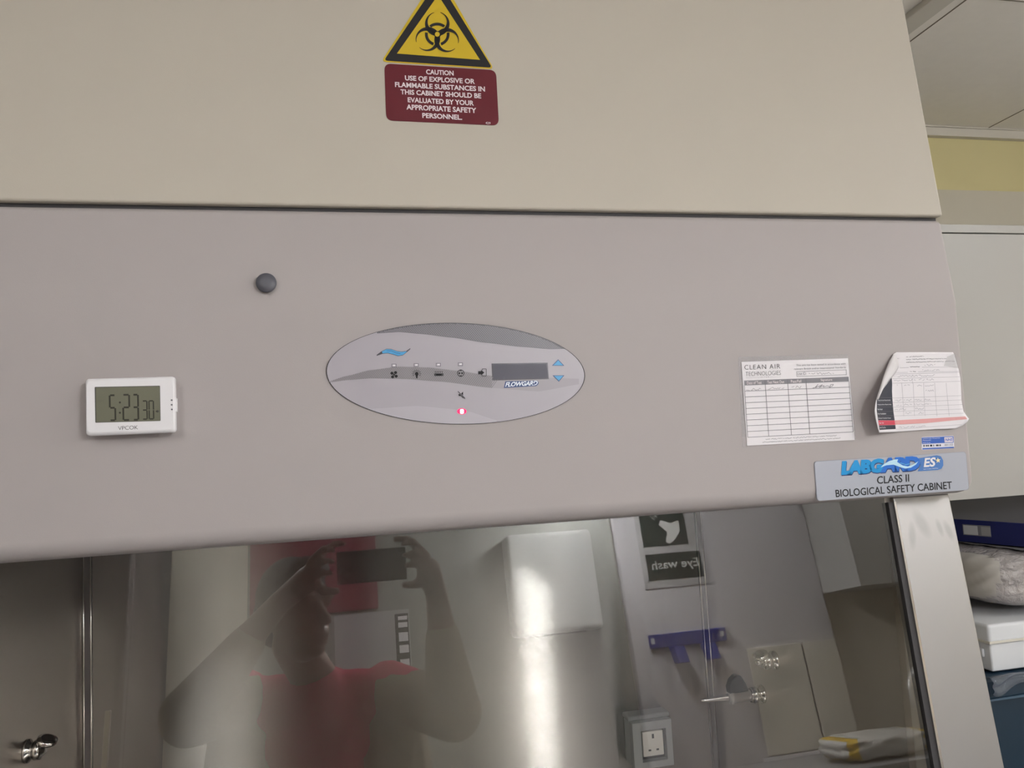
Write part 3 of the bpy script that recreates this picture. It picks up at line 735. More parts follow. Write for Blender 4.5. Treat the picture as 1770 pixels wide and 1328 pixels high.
DK = mat('report_dark', C(38, 42, 58), .5); RR_ = mat('report_red', C(206, 66, 88), .5); RP = mat('report_pink', C(222, 160, 160), .5)
def strip(ptsL, ptsR, m, lift=.0005):
    vs = [ip(*p) for a, b in zip(ptsL, ptsR) for p in [(a[0] + (b[0] - a[0]) * k / 8, a[1] + (b[1] - a[1]) * k / 8) for k in range(9)]]
    fs = []
    for r in range(len(ptsL) - 1):
        for k in range(8): i = r * 9 + k; fs.append((i, i + 1, i + 10, i + 9))
    d.add(vs, fs, m, lift)
strip([(466, 448), (400, 520), (330, 580), (225, 690), (190, 720), (185, 850), (212, 962)], [(472, 446), (474, 520), (470, 600), (472, 688), (476, 740), (486, 850), (505, 957)], DK)
strip([(212, 964), (225, 1020)], [(505, 959), (515, 1012)], RR_)
strip([(226, 1022), (236, 1076)], [(516, 1014), (523, 1062)], DK)
strip([(507, 958), (517, 1010)], [(900, 938), (905, 990)], RP); strip([(900, 938), (905, 990)], [(1330, 912), (1345, 945)], RP)
WL = mat('report_white', C(225, 225, 232), .5)
for s, a, b2, h in (('Average Normal Result (m/s)', (200, 737), (440, 728), 20), ('Average Laminar Result (m/s)', (198, 786), (450, 778), 20), ('Filter Result', (198, 842), (300, 838), 19), ('Filter Visualisation', (203, 894), (362, 888), 19),
                    ('Operator Protection Factor', (213, 948), (445, 942), 19), ('Pass / Fail', (230, 1003), (315, 1001), 20), ('Next Test Due', (240, 1058), (353, 1054), 20)):
    d.text(s, ip(*a), ip(*b2), ip(a[0], a[1] - h), WL, .0008, bold=.004)
for y in (690, 745, 802, 855, 908): d.line(ip(190, y + 2), ip(480, y - 6), .35, GINK, .0008, 6)
for (a, b2) in (((575, 325), (680, 322)), ((840, 318), (1285, 314)), ((525, 382), (670, 380)), ((790, 372), (1300, 366)), ((490, 402), (1300, 378)), ((480, 455), (1300, 432)), ((478, 512), (1305, 486)), ((478, 690), (1310, 660)), ((482, 745), (1312, 712)), ((486, 800), (1315, 768)), ((490, 852), (1316, 822)), ((498, 905), (1318, 872)), ((525, 1065), (1290, 1010))):
    d.line(ip(*a), ip(*b2), .42, LINK_, .0006, 12)
for x in (600, 735, 865, 1005, 1145): d.line(ip(x - 5, 505), ip(x + 22, 905), .4, LINK_, .0006, 8)
d.line(ip(720, 455), ip(724, 512), .4, LINK_, .0006, 2)
d.text('Report', ip(530, 220), ip(575, 219), ip(530, 205), GINK, .0006)
for i, (a, b2) in enumerate((((655, 190), (860, 187)), ((655, 225), (1150, 212)), ((655, 258), (1110, 246)), ((1120, 246), (1250, 244)))): d.scrawl(ip(*a), ip(*b2), 1.5, GINK, .0006, .6, 1.0, 20 + i)
d.scrawl(ip(690, 315), ip(808, 312), 1.4, GINK, .0006, .7, 1.0, 31); d.scrawl(ip(695, 371), ip(772, 369), 1.4, GINK, .0006, .7, 1.0, 32)
i = 40
for (x0_, x1_, y) in ((870, 1000, 294), (830, 1060, 356), (500, 1000, 430), (500, 990, 478), (500, 550, 540), (610, 690, 542), (755, 840, 538), (875, 990, 545), (890, 990, 600), (510, 590, 722), (620, 715, 716), (750, 840, 712), (875, 950, 708), (525, 590, 776), (625, 720, 768), (750, 960, 764), (500, 660, 828), (760, 870, 818), (640, 720, 872), (790, 870, 868), (560, 890, 1040)):
    d.scrawl(ip(x0_, y), ip(x1_, y - (x1_ - x0_) * .03), 3.4, mat('pen_ink', C(150, 148, 160), .6), .0006, .45, 1.7, i); i += 1
d.build('report_print', rs)
# folded-over left edge: pale back of the sheet turned towards the room
fl_out = [(505, 152), (440, 250), (385, 350), (325, 450), (262, 560), (200, 660), (172, 720)]
fl_in = [(560, 320), (520, 385), (470, 440), (400, 500), (330, 570), (245, 655), (185, 712)]
bm = bmesh.new(); rows = []
for (a, b2) in zip(fl_out, fl_in):
    row = []
    for k in range(6):
        t = k / 5; X = a[0] + (b2[0] - a[0]) * t; Y = a[1] + (b2[1] - a[1]) * t; px, py = ip(X, Y)
        row.append(bm.verts.new(RSM(px, py, .0012 + .0035 * math.sin(math.pi * min(1, t * 1.0)) * (1 - .2 * t))))
    rows.append(row)
for r in range(len(rows) - 1):
    for k in range(5): bm.faces.new((rows[r][k], rows[r][k + 1], rows[r + 1][k + 1], rows[r + 1][k])).smooth = True
fo = link('folded_edge', me_from(bm), rs, [mat('paper_back', C(218, 214, 216), .7)]); q = fo.modifiers.new('s', 'SOLIDIFY'); q.thickness = .0002
tp = Decal(RSM)
TAPE = bpy.data.materials.new('clear_tape'); TAPE.use_nodes = True; b = TAPE.node_tree.nodes['Principled BSDF']; b.inputs['Base Color'].default_value = C(200, 200, 200); b.inputs['Alpha'].default_value = .35; b.inputs['Roughness'].default_value = .1
tp.poly([ip(1110, 300), ip(1150, 190), ip(1245, 150), ip(1290, 330)], TAPE, .0009); tp.build('tape', rs)

# ------------------------------------------------------------------ asset tag
at_ = thing('asset_tag', 'small blue and white asset sticker below the curling report sheet', 'sticker', HDM(1620, 776, 0))
def iq(x, y): return (1580 + x / 20.82, 745 + y / 20.82)
slab('tag', rounded((iq(255, 225), iq(1415, 175), iq(1440, 620), iq(270, 690)), 1.6, 4), HDM, .0004, mat('tag_white', C(222, 220, 230), .4), at_)
d = Decal(HDM); TB = mat('tag_blue', C(52, 96, 184), .4)
d.poly(rounded((iq(262, 245), iq(1405, 192), iq(1412, 425), iq(275, 472)), 1.2, 4), TB, .0006)
d.poly([iq(1070, 232), iq(1375, 222), iq(1385, 405), iq(1085, 418)], STX, .0008)
d.text('NHS', iq(1100, 375), iq(1350, 362), iq(1120, 270), TB, .0010, bold=.02)
d.text('University Hospitals', iq(300, 305), iq(920, 282), iq(300, 262), WL, .0008); d.text('Plymouth', iq(300, 372), iq(590, 362), iq(300, 325), WL, .0008); d.text('NHS Trust', iq(300, 445), iq(570, 436), iq(300, 410), WL, .0008)
for (x, wd) in ((345, 40), (425, 30), (455, 14), (495, 36), (590, 50), (625, 24), (690, 20), (800, 34), (840, 30), (880, 14), (930, 36)): d.line(iq(x, 515 - x * .03), iq(x + 2, 580 - x * .03), wd / 20.82, INK, .0006)
d.text('001152', iq(1085, 545), iq(1390, 528), iq(1085, 475), GINK, .0006, bold=.005)
d.poly(rounded((iq(285, 625), iq(1425, 572), iq(1430, 618), iq(290, 675)), 1.0, 4), TB, .0006)
d.build('tag_print', at_)

# ------------------------------------------------------------------ nameplate
np_ = thing('nameplate', 'silver safety cabinet nameplate with blue lettering at the lower right of the header', 'sign', HDM(1540, 864, 0))
def inn(x, y): return (1390 + x / 5.71, 740 + y / 5.71)
PL = mat('plate_silver', C(176, 180, 192), .35, .25); PLE = mat('plate_edge', C(150, 152, 162), .4)
slab('plate', rounded((inn(92, 330), inn(1590, 232), inn(1622, 612), inn(122, 722)), 6, 6), HDM, .0012, PLE, np_)
d = Decal(HDM); d.poly(rounded((inn(97, 334), inn(1586, 237), inn(1617, 608), inn(126, 717)), 5.6, 6), PL, .0014)
d.text('CLASS II', inn(712, 553), inn(1028, 530), inn(710, 478), INK, .0017, bold=.010)
d.text('BIOLOGICAL SAFETY CABINET', inn(306, 684), inn(1452, 600), inn(300, 610), INK, .0017, bold=.010)
for dx, dy, m, l, bo in ((4, 10, NAVY, .0017, .075), (0, 0, mat('logo_cyan', C(24, 148, 214), .35), .0020, .07)):
    d.text('LABG', inn(356 + dx, 466 + dy), inn(770 + dx, 438 + dy), inn(366 + dx, 326 + dy), m, l, bold=bo, spacing=.86)
    d.text('ARD', inn(740 + dx, 440 + dy), inn(1128 + dx, 416 + dy), inn(752 + dx, 298 + dy), NAVY if dx else mat('logo_blue', C(38, 110, 204), .35), l + .0001, bold=bo, spacing=.82)
d.poly([inn(1112, 300), inn(1300, 270), inn(1340, 280), inn(1362, 320), inn(1364, 370), inn(1345, 402), inn(1310, 414), inn(1110, 428), inn(1135, 380), inn(1135, 330)], mat('logo_slate', C(76, 124, 190), .35), .0018)
d.poly([inn(742, 390), inn(775, 355), inn(830, 325), inn(880, 312), inn(915, 308), inn(905, 335), inn(960, 370), inn(1010, 380), inn(1060, 362), inn(1115, 328), inn(1090, 362), inn(1040, 392), inn(985, 400), inn(930, 385), inn(870, 362), inn(800, 368)], SKY, .0024)
d.path([inn(935, 345), inn(990, 362), inn(1050, 350)], 1.0, mat('logo_pale', C(110, 190, 234), .35), .0026)
d.text('ES', inn(1168, 388), inn(1278, 380), inn(1180, 296), WHITE, .0022, bold=.03)
star = []
for k in range(10):
    r = 28 if k % 2 == 0 else 12; a = math.radians(-90 + 36 * k - 5); star.append(inn(1308 + r * math.cos(a), 320 + r * math.sin(a)))
d.poly(star, mat('star_cream', C(236, 220, 170), .4), .0024)
d.scrawl(inn(1160, 408), inn(1310, 398), 1.0, WHITE, .0022, .6, .9, 77)
d.build('plate_print', np_)

# ------------------------------------------------------------------ right-hand side: wall cupboard and stacked stores
cup = thing('wall_cupboard', 'white wall cupboard on the yellow wall right of the safety cabinet', 'cupboard', (1.6, 1.85, 1.46))
CW = mat('cupboard_white', C(176, 174, 170), .4)
ytop = 2.111; ygap = 2.088; ybot = 1.4545
box('carcass', 1.05, 2.75, 1.568, 1.82, ybot + .004, ytop, CW, cup, bevel=.0015)
box('top_rail', 1.05, 2.75, 1.55, 1.567, ygap + .003, ytop, CW, cup, bevel=.001)
box('door', 1.052, 1.90, 1.55, 1.567, ybot, ygap, CW, cup, bevel=.001)
box('door', 1.904, 2.75, 1.55, 1.567, ybot, ygap, CW, cup, bevel=.001)
bench = thing('bench', 'grey laboratory bench beside the safety cabinet, under the stored boxes', 'bench', (1.8, 1.5, 0))
box('worktop', .86, XR - .002, 1.2, 1.837, .86, .9, mat('worktop_laminate', C(150, 150, 152), .35), bench, bevel=.003)
box('cupboard_base', .88, XR - .004, 1.25, 1.837, 0, .859, CW, bench)
# teal storage crate
TEAL = mat('teal_plastic', C(26, 48, 66), .4, bump=.2, bscale=40)
cr = thing('storage_crate', 'dark teal plastic storage crate at the bottom of the stack on the bench', 'crate', (1.6, 1.55, .9))
def slanted_box(name, x0, x1, y0, y1, z0, z1, m, parent, bevel=.006, tap=.012):
    bm = bmesh.new(); v = bx(bm, x0, x1, y0, y1, z0, z1)
    for q in v[:4]: q.co.x += tap if q.co.x < (x0 + x1) / 2 else -tap; q.co.y += tap if q.co.y < (y0 + y1) / 2 else -tap
    return link(name, me_from(bm), parent, [m], bevel=bevel)
slanted_box('crate_body', 1.262, 1.80, 1.40, 1.80, .901, 1.063, TEAL, cr)
box('crate_lid', 1.252, 1.81, 1.39, 1.81, 1.064, 1.104, TEAL, cr, bevel=.006)
box('lid_rim', 1.250, 1.812, 1.388, 1.812, 1.062, 1.066, mat('teal_edge', C(70, 92, 112), .3), cr)
# crumpled clear film
fm = bpy.data.materials.new('clear_film'); fm.use_nodes = True; b = fm.node_tree.nodes['Principled BSDF']
b.inputs['Base Color'].default_value = C(120, 128, 140); b.inputs['Roughness'].default_value = .12; b.inputs['Alpha'].default_value = .38
bm = bmesh.new(); NX, NZ = 46, 14; g_ = []
for i in range(NX + 1):
    r_ = []
    for j in range(NZ + 1):
        u = i / NX; v_ = j / NZ; x = 1.27 + .5 * u
        yy = 1.383 - .004 * math.sin(u * 34 + v_ * 3) - .006 * v_ - .003 * math.sin(v_ * 17 + u * 9)
        z = 1.124 - v_ * (.034 + .014 * math.sin(u * 17 + 1) + .006 * math.sin(u * 41))
        if j == 0: yy = 1.40; z = 1.1065
        r_.append(bm.verts.new((x, yy, min(z, 1.1065 + (.006 if j else 0)))))
    g_.append(r_)
for i in range(NX):
    for j in range(NZ): bm.faces.new((g_[i][j], g_[i + 1][j], g_[i + 1][j + 1], g_[i][j + 1])).smooth = True
fmo = link('plastic_film', me_from(bm), None, [fm]); q = fmo.modifiers.new('s', 'SOLIDIFY'); q.thickness = .0002
tag(fmo, 'crumpled clear plastic film draped over the edge of the teal crate', 'plastic wrap')
# white lidded box
nb = atY(1712, 1121, 1.42)
WB = mat('tray_white', C(214, 216, 220), .35)
wb = thing('lidded_box', 'white lidded plastic box on the teal crate, under the wrapped pack', 'box', (nb.x + .2, 1.6, 1.105))
wx0 = nb.x; ZB = nb.z
zb0 = min(ZB, 1.16)
box('box_body', wx0, wx0 + .42, 1.42, 1.78, 1.1075, 1.165, WB, wb, bevel=.004)
box('box_lid', wx0 - .004, wx0 + .424, 1.416, 1.784, 1.1665, 1.205, WB, wb, bevel=.007, seg=4)
box('lid_lip', wx0 - .006, wx0 + .426, 1.414, 1.786, 1.166, 1.171, mat('tray_cream', C(206, 202, 192), .4), wb, bevel=.001)
box('catch', wx0 - .006, wx0 - .0005, 1.436, 1.45, 1.135, 1.152, WB, wb, bevel=.002)
# plastic-wrapped pack
pk = thing('wrapped_pack', 'bulging white pack in shiny crinkled plastic, between the blue file and the white box', 'package', (1.6, 1.6, 1.206))
bm = bmesh.new(); NX, NY, NZ = 40, 30, 14
bmesh.ops.create_cube(bm, size=1)
bmesh.ops.subdivide_edges(bm, edges=bm.edges[:], cuts=22, use_grid_fill=True)
for v in bm.verts:
    x, y, z = v.co * 2
    L = (abs(x) ** 5 + abs(y) ** 5 + abs(z) ** 5) ** (1 / 5.0); x, y, z = x / L, y / L, z / L
    zt = z * (.065 * (1 - .25 * x * x * x * x))
    n = math.sin(x * 19 + y * 7) * math.sin(y * 23 + z * 11) * .0035
    wr = max(0, x + .45) * (math.sin(x * 41 + y * 13 + z * 29) * .0028 + math.sin(x * 13 - y * 37 + z * 21) * .0022)
    v.co = Vector((1.575 + x * (.215 + n), 1.60 + y * (.17 + n + wr), 1.282 + zt + n * .6 + wr * .5 - (.19 * max(0, 1.575 + x * .215 - 1.44) if z > 0 else 0)))
PK = mat('pack_white', C(176, 172, 166), .45)
PW = bpy.data.materials.new('crinkled_wrap'); PW.use_nodes = True; nt = PW.node_tree; b = nt.nodes['Principled BSDF']
b.inputs['Base Color'].default_value = C(166, 160, 158); b.inputs['Roughness'].default_value = .3; b.inputs['Coat Weight'].default_value = 1; b.inputs['Coat Roughness'].default_value = .05
tcn = nt.nodes.new('ShaderNodeTexCoord'); no = nt.nodes.new('ShaderNodeTexNoise'); no.inputs['Scale'].default_value = 55; no.inputs['Detail'].default_value = 5; no.inputs['Distortion'].default_value = 1.6
bp_ = nt.nodes.new('ShaderNodeBump'); bp_.inputs['Strength'].default_value = 1; bp_.inputs['Distance'].default_value = .01
nt.links.new(tcn.outputs['Object'], no.inputs['Vector']); nt.links.new(no.outputs['Fac'], bp_.inputs['Height']); nt.links.new(bp_.outputs[0], b.inputs['Coat Normal']); nt.links.new(bp_.outputs[0], b.inputs['Normal'])
me = me_from(bm); pkm = link('pack_body', me, pk, [PK, PW], smooth=True)
for p in me.polygons:
    c = p.center
    if c.x > 1.385 + (c.z - 1.28) * .25: p.material_index = 1
# blue lever arch file lying flat, spine to the left
bf = thing('lever_arch_file', 'dark blue lever arch file lying flat on the wrapped pack under the cupboard', 'file', (1.6, 1.6, 1.35))
NB = mat('file_blue', C(22, 30, 88), .4)
fa = atY(1655, 895, 1.62); 
F0 = Vector((1.441, 1.62)); F1 = Vector((1.478, 1.44)); fd = (F1 - F0).normalized(); fnr = Vector((-fd.y, fd.x))     # spine runs F0->F1; the body lies on fnr side
FZ0, FZ1 = 1.3495, 1.402
def fbox(name, s0, s1, t0, t1, z0, z1, m, parent, bevel=0):
    bm = bmesh.new(); v = bx(bm, s0, s1, t0, t1, z0, z1)
    for q in v:
        p = F0 + fd * q.co.x + fnr * q.co.y; q.co = Vector((p.x, p.y, q.co.z - .17 * max(0, q.co.y - .003)))
    return link(name, me_from(bm), parent, [m], bevel=bevel, seg=2)
fbox('spine', -.06, .25, 0, .003, FZ0, FZ1, NB, bf, .001)
fbox('cover', -.06, .25, .0032, .27, FZ0, FZ0 + .003, NB, bf); fbox('cover', -.06, .25, .0032, .27, FZ1 - .003, FZ1, NB, bf)
fbox('paper_block', -.05, .24, .006, .25, FZ0 + .0035, FZ1 - .012, PAPER, bf)
def sd(px, py):          # pixel -> distance along the spine and height
    n = Vector((fnr.x, fnr.y, 0)); p = hit(px, py, Vector((F0.x, F0.y, 0)), n); return (Vector((p.x, p.y)) - F0).dot(fd), p.z
la, za = sd(1664, 907); lb, zb = sd(1713, 922)
fbox('label_holder', la, lb, -.0012, 0, 1.366, 1.391, mat('holder_grey', C(120, 120, 126), .3), bf)
lc, _ = sd(1666, 910); ld, _ = sd(1690, 910); le, _ = sd(1696, 910); lf, _ = sd(1712, 910)
fbox('label', lc, ld, -.0018, -.0012, 1.368, 1.389, mat('label_white', C(186, 188, 192), .5), bf)
fbox('label', le, lf, -.0018, -.0012, 1.368, 1.388, mat('label_grey', C(150, 150, 152), .5), bf)

# ------------------------------------------------------------------ room behind the photographer (seen in the glass and steel)
WFY = YF + .05
ew = thing('eyewash_sign', 'dark green eye wash sign with white pictogram, mirrored in the right of the glass sash', 'sign', (1.45, WFY, 1.66))
box('backing', 1.288, 1.60, WFY, WFY + .004, 1.655, 2.06, mat('sign_grey', C(170, 168, 168), .5), ew)
GR = mat('sign_green', C(34, 46, 42), .5)
box('text_plate', 1.312, 1.575, WFY + .004, WFY + .006, 1.690, 1.805, GR, ew)
box('pictogram_plate', 1.312, 1.53, WFY + .004, WFY + .006, 1.84, 2.04, GR, ew)
FM = lambda x, y, l: Vector((x, WFY + .006 + l, y))
def build_facing(dcl, name, parent):
    me = bpy.data.meshes.new(name); me.from_pydata([tuple(v) for v in dcl.v], [], dcl.f)
    for m in dcl.m: me.materials.append(m)
    for p, k in zip(me.polygons, dcl.mi): p.material_index = k
    return link(name, me, parent)
d = Decal(FM)
d.text('Eye wash', (1.560, 1.725), (1.334, 1.725), (1.560, 1.775), mat('sign_cream', C(200, 200, 196), .6), .0006, bold=.012)
build_facing(d, 'sign_lettering', ew); d = Decal(FM)
d.poly([(1.47, 1.865), (1.44, 1.845), (1.42, 1.855), (1.435, 1.90), (1.40, 1.935), (1.415, 1.955), (1.46, 1.94), (1.50, 1.95), (1.50, 1.90)], mat('sign_cream', (1, 1, 1, 1)), .0006)
for (x, y) in ((1.40, 1.97), (1.385, 1.96), (1.41, 1.985), (1.37, 1.975)): d.line((x, y), (x - .012, y + .01), .004, mat('sign_cream', (1, 1, 1, 1)), .0006)
build_facing(d, 'pictogram', ew)
rk = thing('hook_rack', 'blue wall rack with hanging prongs, mirrored in the glass below the eye wash sign', 'rack', (1.44, WFY, 1.44))
RBL = mat('rack_blue', C(30, 44, 128), .4)
box('rail', 1.262, 1.622, WFY, WFY + .02, 1.405, 1.462, RBL, rk, bevel=.004)
for x in (1.345, 1.49):
    bm = bmesh.new(); v = bx(bm, x, x + .05, WFY + .012, WFY + .07, 1.335, 1.406)
    for q in v[:4]: q.co.x += .006; q.co.y += .02
    link('prong', me_from(bm), rk, [RBL], bevel=.004)
for x in (1.274, 1.598): box('screw_hole', x - .008, x + .010, WFY + .0201, WFY + .021, 1.424, 1.448, mat('label_white', (1, 1, 1, 1)), rk)
dp = thing('paper_towel_dispenser', 'white rounded paper towel dispenser, mirrored beside the bright streak', 'dispenser', (.86, YF, 1.5))
box('dispenser_case', .665, 1.05, YF + .0205, YF + .13, 1.51, 1.93, mat('dispenser_white', C(196, 195, 192), .3), dp, bevel=.02, seg=5)
box('dispenser_slot', .74, .98, YF + .035, YF + .09, 1.503, 1.5095, BLACK, dp)
nt_ = thing('notice', 'white notice with a black pictogram panel, mirrored right of the person', 'poster', (.2, YF, 1.5)); NY_ = YF + .0205
box('notice_sheet', -.06, .245, NY_, NY_ + .002, 1.36, 1.672, mat('notice_paper', C(172, 168, 170), .7), nt_)
bm = bmesh.new(); bx(bm, .185, .24, NY_ + .0021, NY_ + .003, 1.40, 1.655); link('notice_print', me_from(bm), nt_, [SBK])
for (za_, zb_) in ((1.63, 1.645), (1.60, 1.62), (1.545, 1.58), (1.50, 1.53), (1.445, 1.475)): box('pictogram', .198, .236, NY_ + .0031, NY_ + .0036, za_, zb_, PAPER, nt_)
rp = box('notice_board', -.39, .12, YF + .0205, YF + .032, 1.685, 2.22, mat('board_red', C(120, 28, 50), .6), None, bevel=.002)
tag(rp, 'red felt notice board on the grey door behind the person, mirrored in the glass', 'notice board')
fr_ = thing('fridge', 'dark grey tall laboratory fridge, mirrored at the left of the steel back wall', 'fridge', (-1.5, -1.2, 0))
FG = mat('fridge_grey', C(92, 90, 92), .4)
box('fridge_body', -1.62, -.695, YF + .01, -.98, .02, 2.0, FG, fr_, bevel=.01); box('door', -1.62, -.695, -.978, -.93, .08, 1.99, FG, fr_, bevel=.01)
box('handle', -.735, -.715, -.929, -.89, .9, 1.4, CHROME, fr_, bevel=.004)
sp = thing('splash_panel', 'pale two-piece wall panel above the sink bench, mirrored behind the gas valves', 'wall panel', (1.95, WFY, 1.1))
box('panel_sheet', 1.71, 1.972, WFY, WFY + .012, .93, 1.362, mat('panel_cream', C(226, 220, 206), .35), sp, bevel=.003)
box('panel_sheet', 1.982, 2.148, WFY, WFY + .012, .93, 1.362, mat('panel_cream', (1, 1, 1, 1)), sp, bevel=.003)
# sink bench with tap, cupboard over it
sb = thing('sink_bench', 'white laboratory sink bench along the wall behind the photographer', 'bench', (1.9, -1.2, 0))
box('worktop', 1.55, XR - .002, YF + .052, -1.0, .87, .91, mat('worktop_laminate', (1, 1, 1, 1)), sb, bevel=.003)
box('cupboard_base', 1.57, XR - .004, YF + .055, -1.03, 0, .869, mat('cupboard_slate', C(96, 98, 104), .5), sb)
box('upstand', 1.68, XR - .002, YF + .052, YF + .066, .911, .925, WHITE, sb)
wc = thing('wall_cupboard', 'white wall cupboard over the sink bench, mirrored at the right edge of the glass', 'cupboard', (2.5, YF, 1.55))
box('carcass', 2.152, XR - .004, YF + .001, YF + .32, 1.56, 2.25, CW, wc, bevel=.002); box('door', 2.152, 2.57, YF + .3205, YF + .338, 1.56, 2.25, CW, wc, bevel=.002); box('door', 2.574, XR - .004, YF + .3205, YF + .338, 1.56, 2.25, CW, wc, bevel=.002)
TY = -1.36
tpn = bmesh.new(); pts = [(2.60, TY, .911), (2.60, TY, 1.10)] + [(2.48 + .12 * math.cos(a_), TY, 1.10 + .12 * math.sin(a_)) for a_ in [math.pi * k / 14 for k in range(1, 14)]] + [(2.36, TY, 1.09), (2.362, TY, 1.05)]
tube(tpn, pts, .014, 12); lathe(tpn, [(.026, 0), (.026, .008), (.016, .02)], (2.60, TY, .911), (0, 0, 1))
tag(link('swan_neck_tap', me_from(tpn), None, [mat('satin_chrome', C(225, 222, 218), .35, .5)], smooth=True), 'chrome swan-neck tap on the sink bench, mirrored at the lower right of the glass', 'tap')
bgm = bmesh.new(); bmesh.ops.create_cube(bgm, size=1); bmesh.ops.subdivide_edges(bgm, edges=bgm.edges[:], cuts=10, use_grid_fill=True)
for v in bgm.verts:
    x, y, z = v.co * 2; L = (abs(x) ** 4 + abs(y) ** 4 + abs(z) ** 4) ** .25; x, y, z = x / L, y / L, z / L
    n = .01 * math.sin(x * 9 + y * 5) * math.sin(z * 8 + y * 6); v.co = Vector((2.02 + x * (.20 + n), -1.20 + y * (.13 + n), .957 + z * (.044 + n * .3)))
bg = link('waste_bag', me_from(bgm), None, [mat('bag_white', C(215, 212, 205), .35), mat('bag_yellow', C(224, 186, 60), .4)], smooth=True)
for p in bg.data.polygons:
    if abs(abs(p.center.x - 2.02) - .16) < .02: p.material_index = 1
tag(bg, 'white plastic bag with yellow edging on the sink bench, mirrored in the glass', 'bag')

# ------------------------------------------------------------------ the photographer
def capsule(bm, a, b, ra, rb, n=14):
    a, b = Vector(a), Vector(b); ax = b - a; L = ax.length or 1e-5
    q = (ax / L).to_track_quat('Z', 'Y') if ax.length > 1e-5 else Vector((0, 0, 1)).to_track_quat('Z', 'Y')
    prof = [(ra * math.sin(t), -ra * math.cos(t)) for t in [math.pi / 2 * k / 5 for k in range(1, 6)]] + [(rb * math.cos(t), L + rb * math.sin(t)) for t in [math.pi / 2 * k / 5 for k in range(0, 5)]]
    rings = [[bm.verts.new(a + q @ Vector((r * math.cos(2 * math.pi * k / n), r * math.sin(2 * math.pi * k / n), h))) for k in range(n)] for r, h in prof]
    for i in range(len(rings) - 1):
        for k in range(n): bm.faces.new((rings[i][k], rings[i][(k + 1) % n], rings[i + 1][(k + 1) % n], rings[i + 1][k]))
    bm.faces.new(rings[0][::-1]); bm.faces.new(rings[-1])
def ellipsoid(bm, c, r, rot=None, u=20, v=14):
    M = Matrix.Translation(Vector(c)) @ (rot.to_4x4() if rot else Matrix.Identity(4)) @ Matrix.Diagonal((r[0], r[1], r[2], 1))
    bmesh.ops.create_uvsphere(bm, u_segments=u, v_segments=v, radius=1, matrix=M)
def fuse(name, bm, m, parent, vox=.006, smooth=4):
    o = link(name, me_from(bm), parent, [m])
    r = o.modifiers.new('remesh', 'REMESH'); r.mode = 'VOXEL'; r.voxel_size = vox; r.use_smooth_shade = True
    s = o.modifiers.new('smooth', 'SMOOTH'); s.iterations = smooth; s.factor = .5
    return o
pr = thing('person', 'person in a pink top and open beige cardigan raising a phone, mirrored in the glass', 'person', (-.08, -.42, 0))
SKIN = mat('skin', C(132, 100, 84), .5); HAIR = mat('dark_hair', C(26, 18, 16), .75, bump=.5, bscale=300); PINK = mat('pink_cotton', C(206, 52, 92), .8, bump=.3, bscale=500); TRO = mat('navy_trousers', C(40, 42, 56), .8)
HC = Vector((-.125, -.235, 1.565)); yaw = math.radians(-42)       # the head is turned towards the phone
RH = Matrix.Rotation(yaw, 3, 'Z')                                  # local +Y is the face direction
def hp(x, y, z): return HC + RH @ Vector((x, y, z))
LS, RS_ = Vector((-.265, -.36, 1.39)), Vector((.095, -.36, 1.375)); LE, RE = Vector((-.35, -.115, 1.38)), Vector((.235, -.135, 1.32)); LW, RW_ = Vector((-.155, -.05, 1.575)), Vector((.205, -.05, 1.565))
bm = bmesh.new()
ellipsoid(bm, hp(0, -.012, .03), (.074, .092, .098), RH); ellipsoid(bm, hp(0, .022, -.045), (.056, .068, .072), RH); ellipsoid(bm, hp(0, .062, -.092), (.026, .022, .020), RH)   # skull, face, chin
capsule(bm, hp(0, .082, .012), hp(0, .108, -.028), .009, .013)                       # nose
ellipsoid(bm, hp(0, .090, -.055), (.024, .010, .007), RH); ellipsoid(bm, hp(0, .088, -.068), (.021, .010, .007), RH)   # lips
for s in (-1, 1):
    ellipsoid(bm, hp(s * .030, .072, .018), (.014, .012, .010), RH); ellipsoid(bm, hp(s * .032, .078, .034), (.022, .010, .007), RH); ellipsoid(bm, hp(s * .074, -.004, -.008), (.009, .019, .030), RH)
capsule(bm, hp(0, -.02, -.07), (-.085, -.36, 1.40), .052, .058)
capsule(bm, (-.085, -.37, 1.33), (-.085, -.41, 1.10), .105, .095); capsule(bm, (-.20, -.365, 1.36), (.03, -.365, 1.355), .062, .062); capsule(bm, (-.13, -.41, 1.0), (-.03, -.41, 1.0), .11, .11)
for S, E_, W_, s in ((LS, LE, LW, -1), (RS_, RE, RW_, 1)):
    capsule(bm, S, E_, .050, .040); capsule(bm, E_, E_ + (W_ - E_) * .35, .040, .042); capsule(bm, E_ + (W_ - E_) * .35, W_, .042, .026)
for s in (-1, 1):
    hx = -.08 + s * .085; capsule(bm, (hx, -.41, .93), (hx + s * .02, -.40, .50), .085, .056); capsule(bm, (hx + s * .02, -.40, .50), (hx + s * .03, -.43, .09), .054, .036); capsule(bm, (hx + s * .03, -.44, .05), (hx + s * .045, -.30, .035), .036, .028)
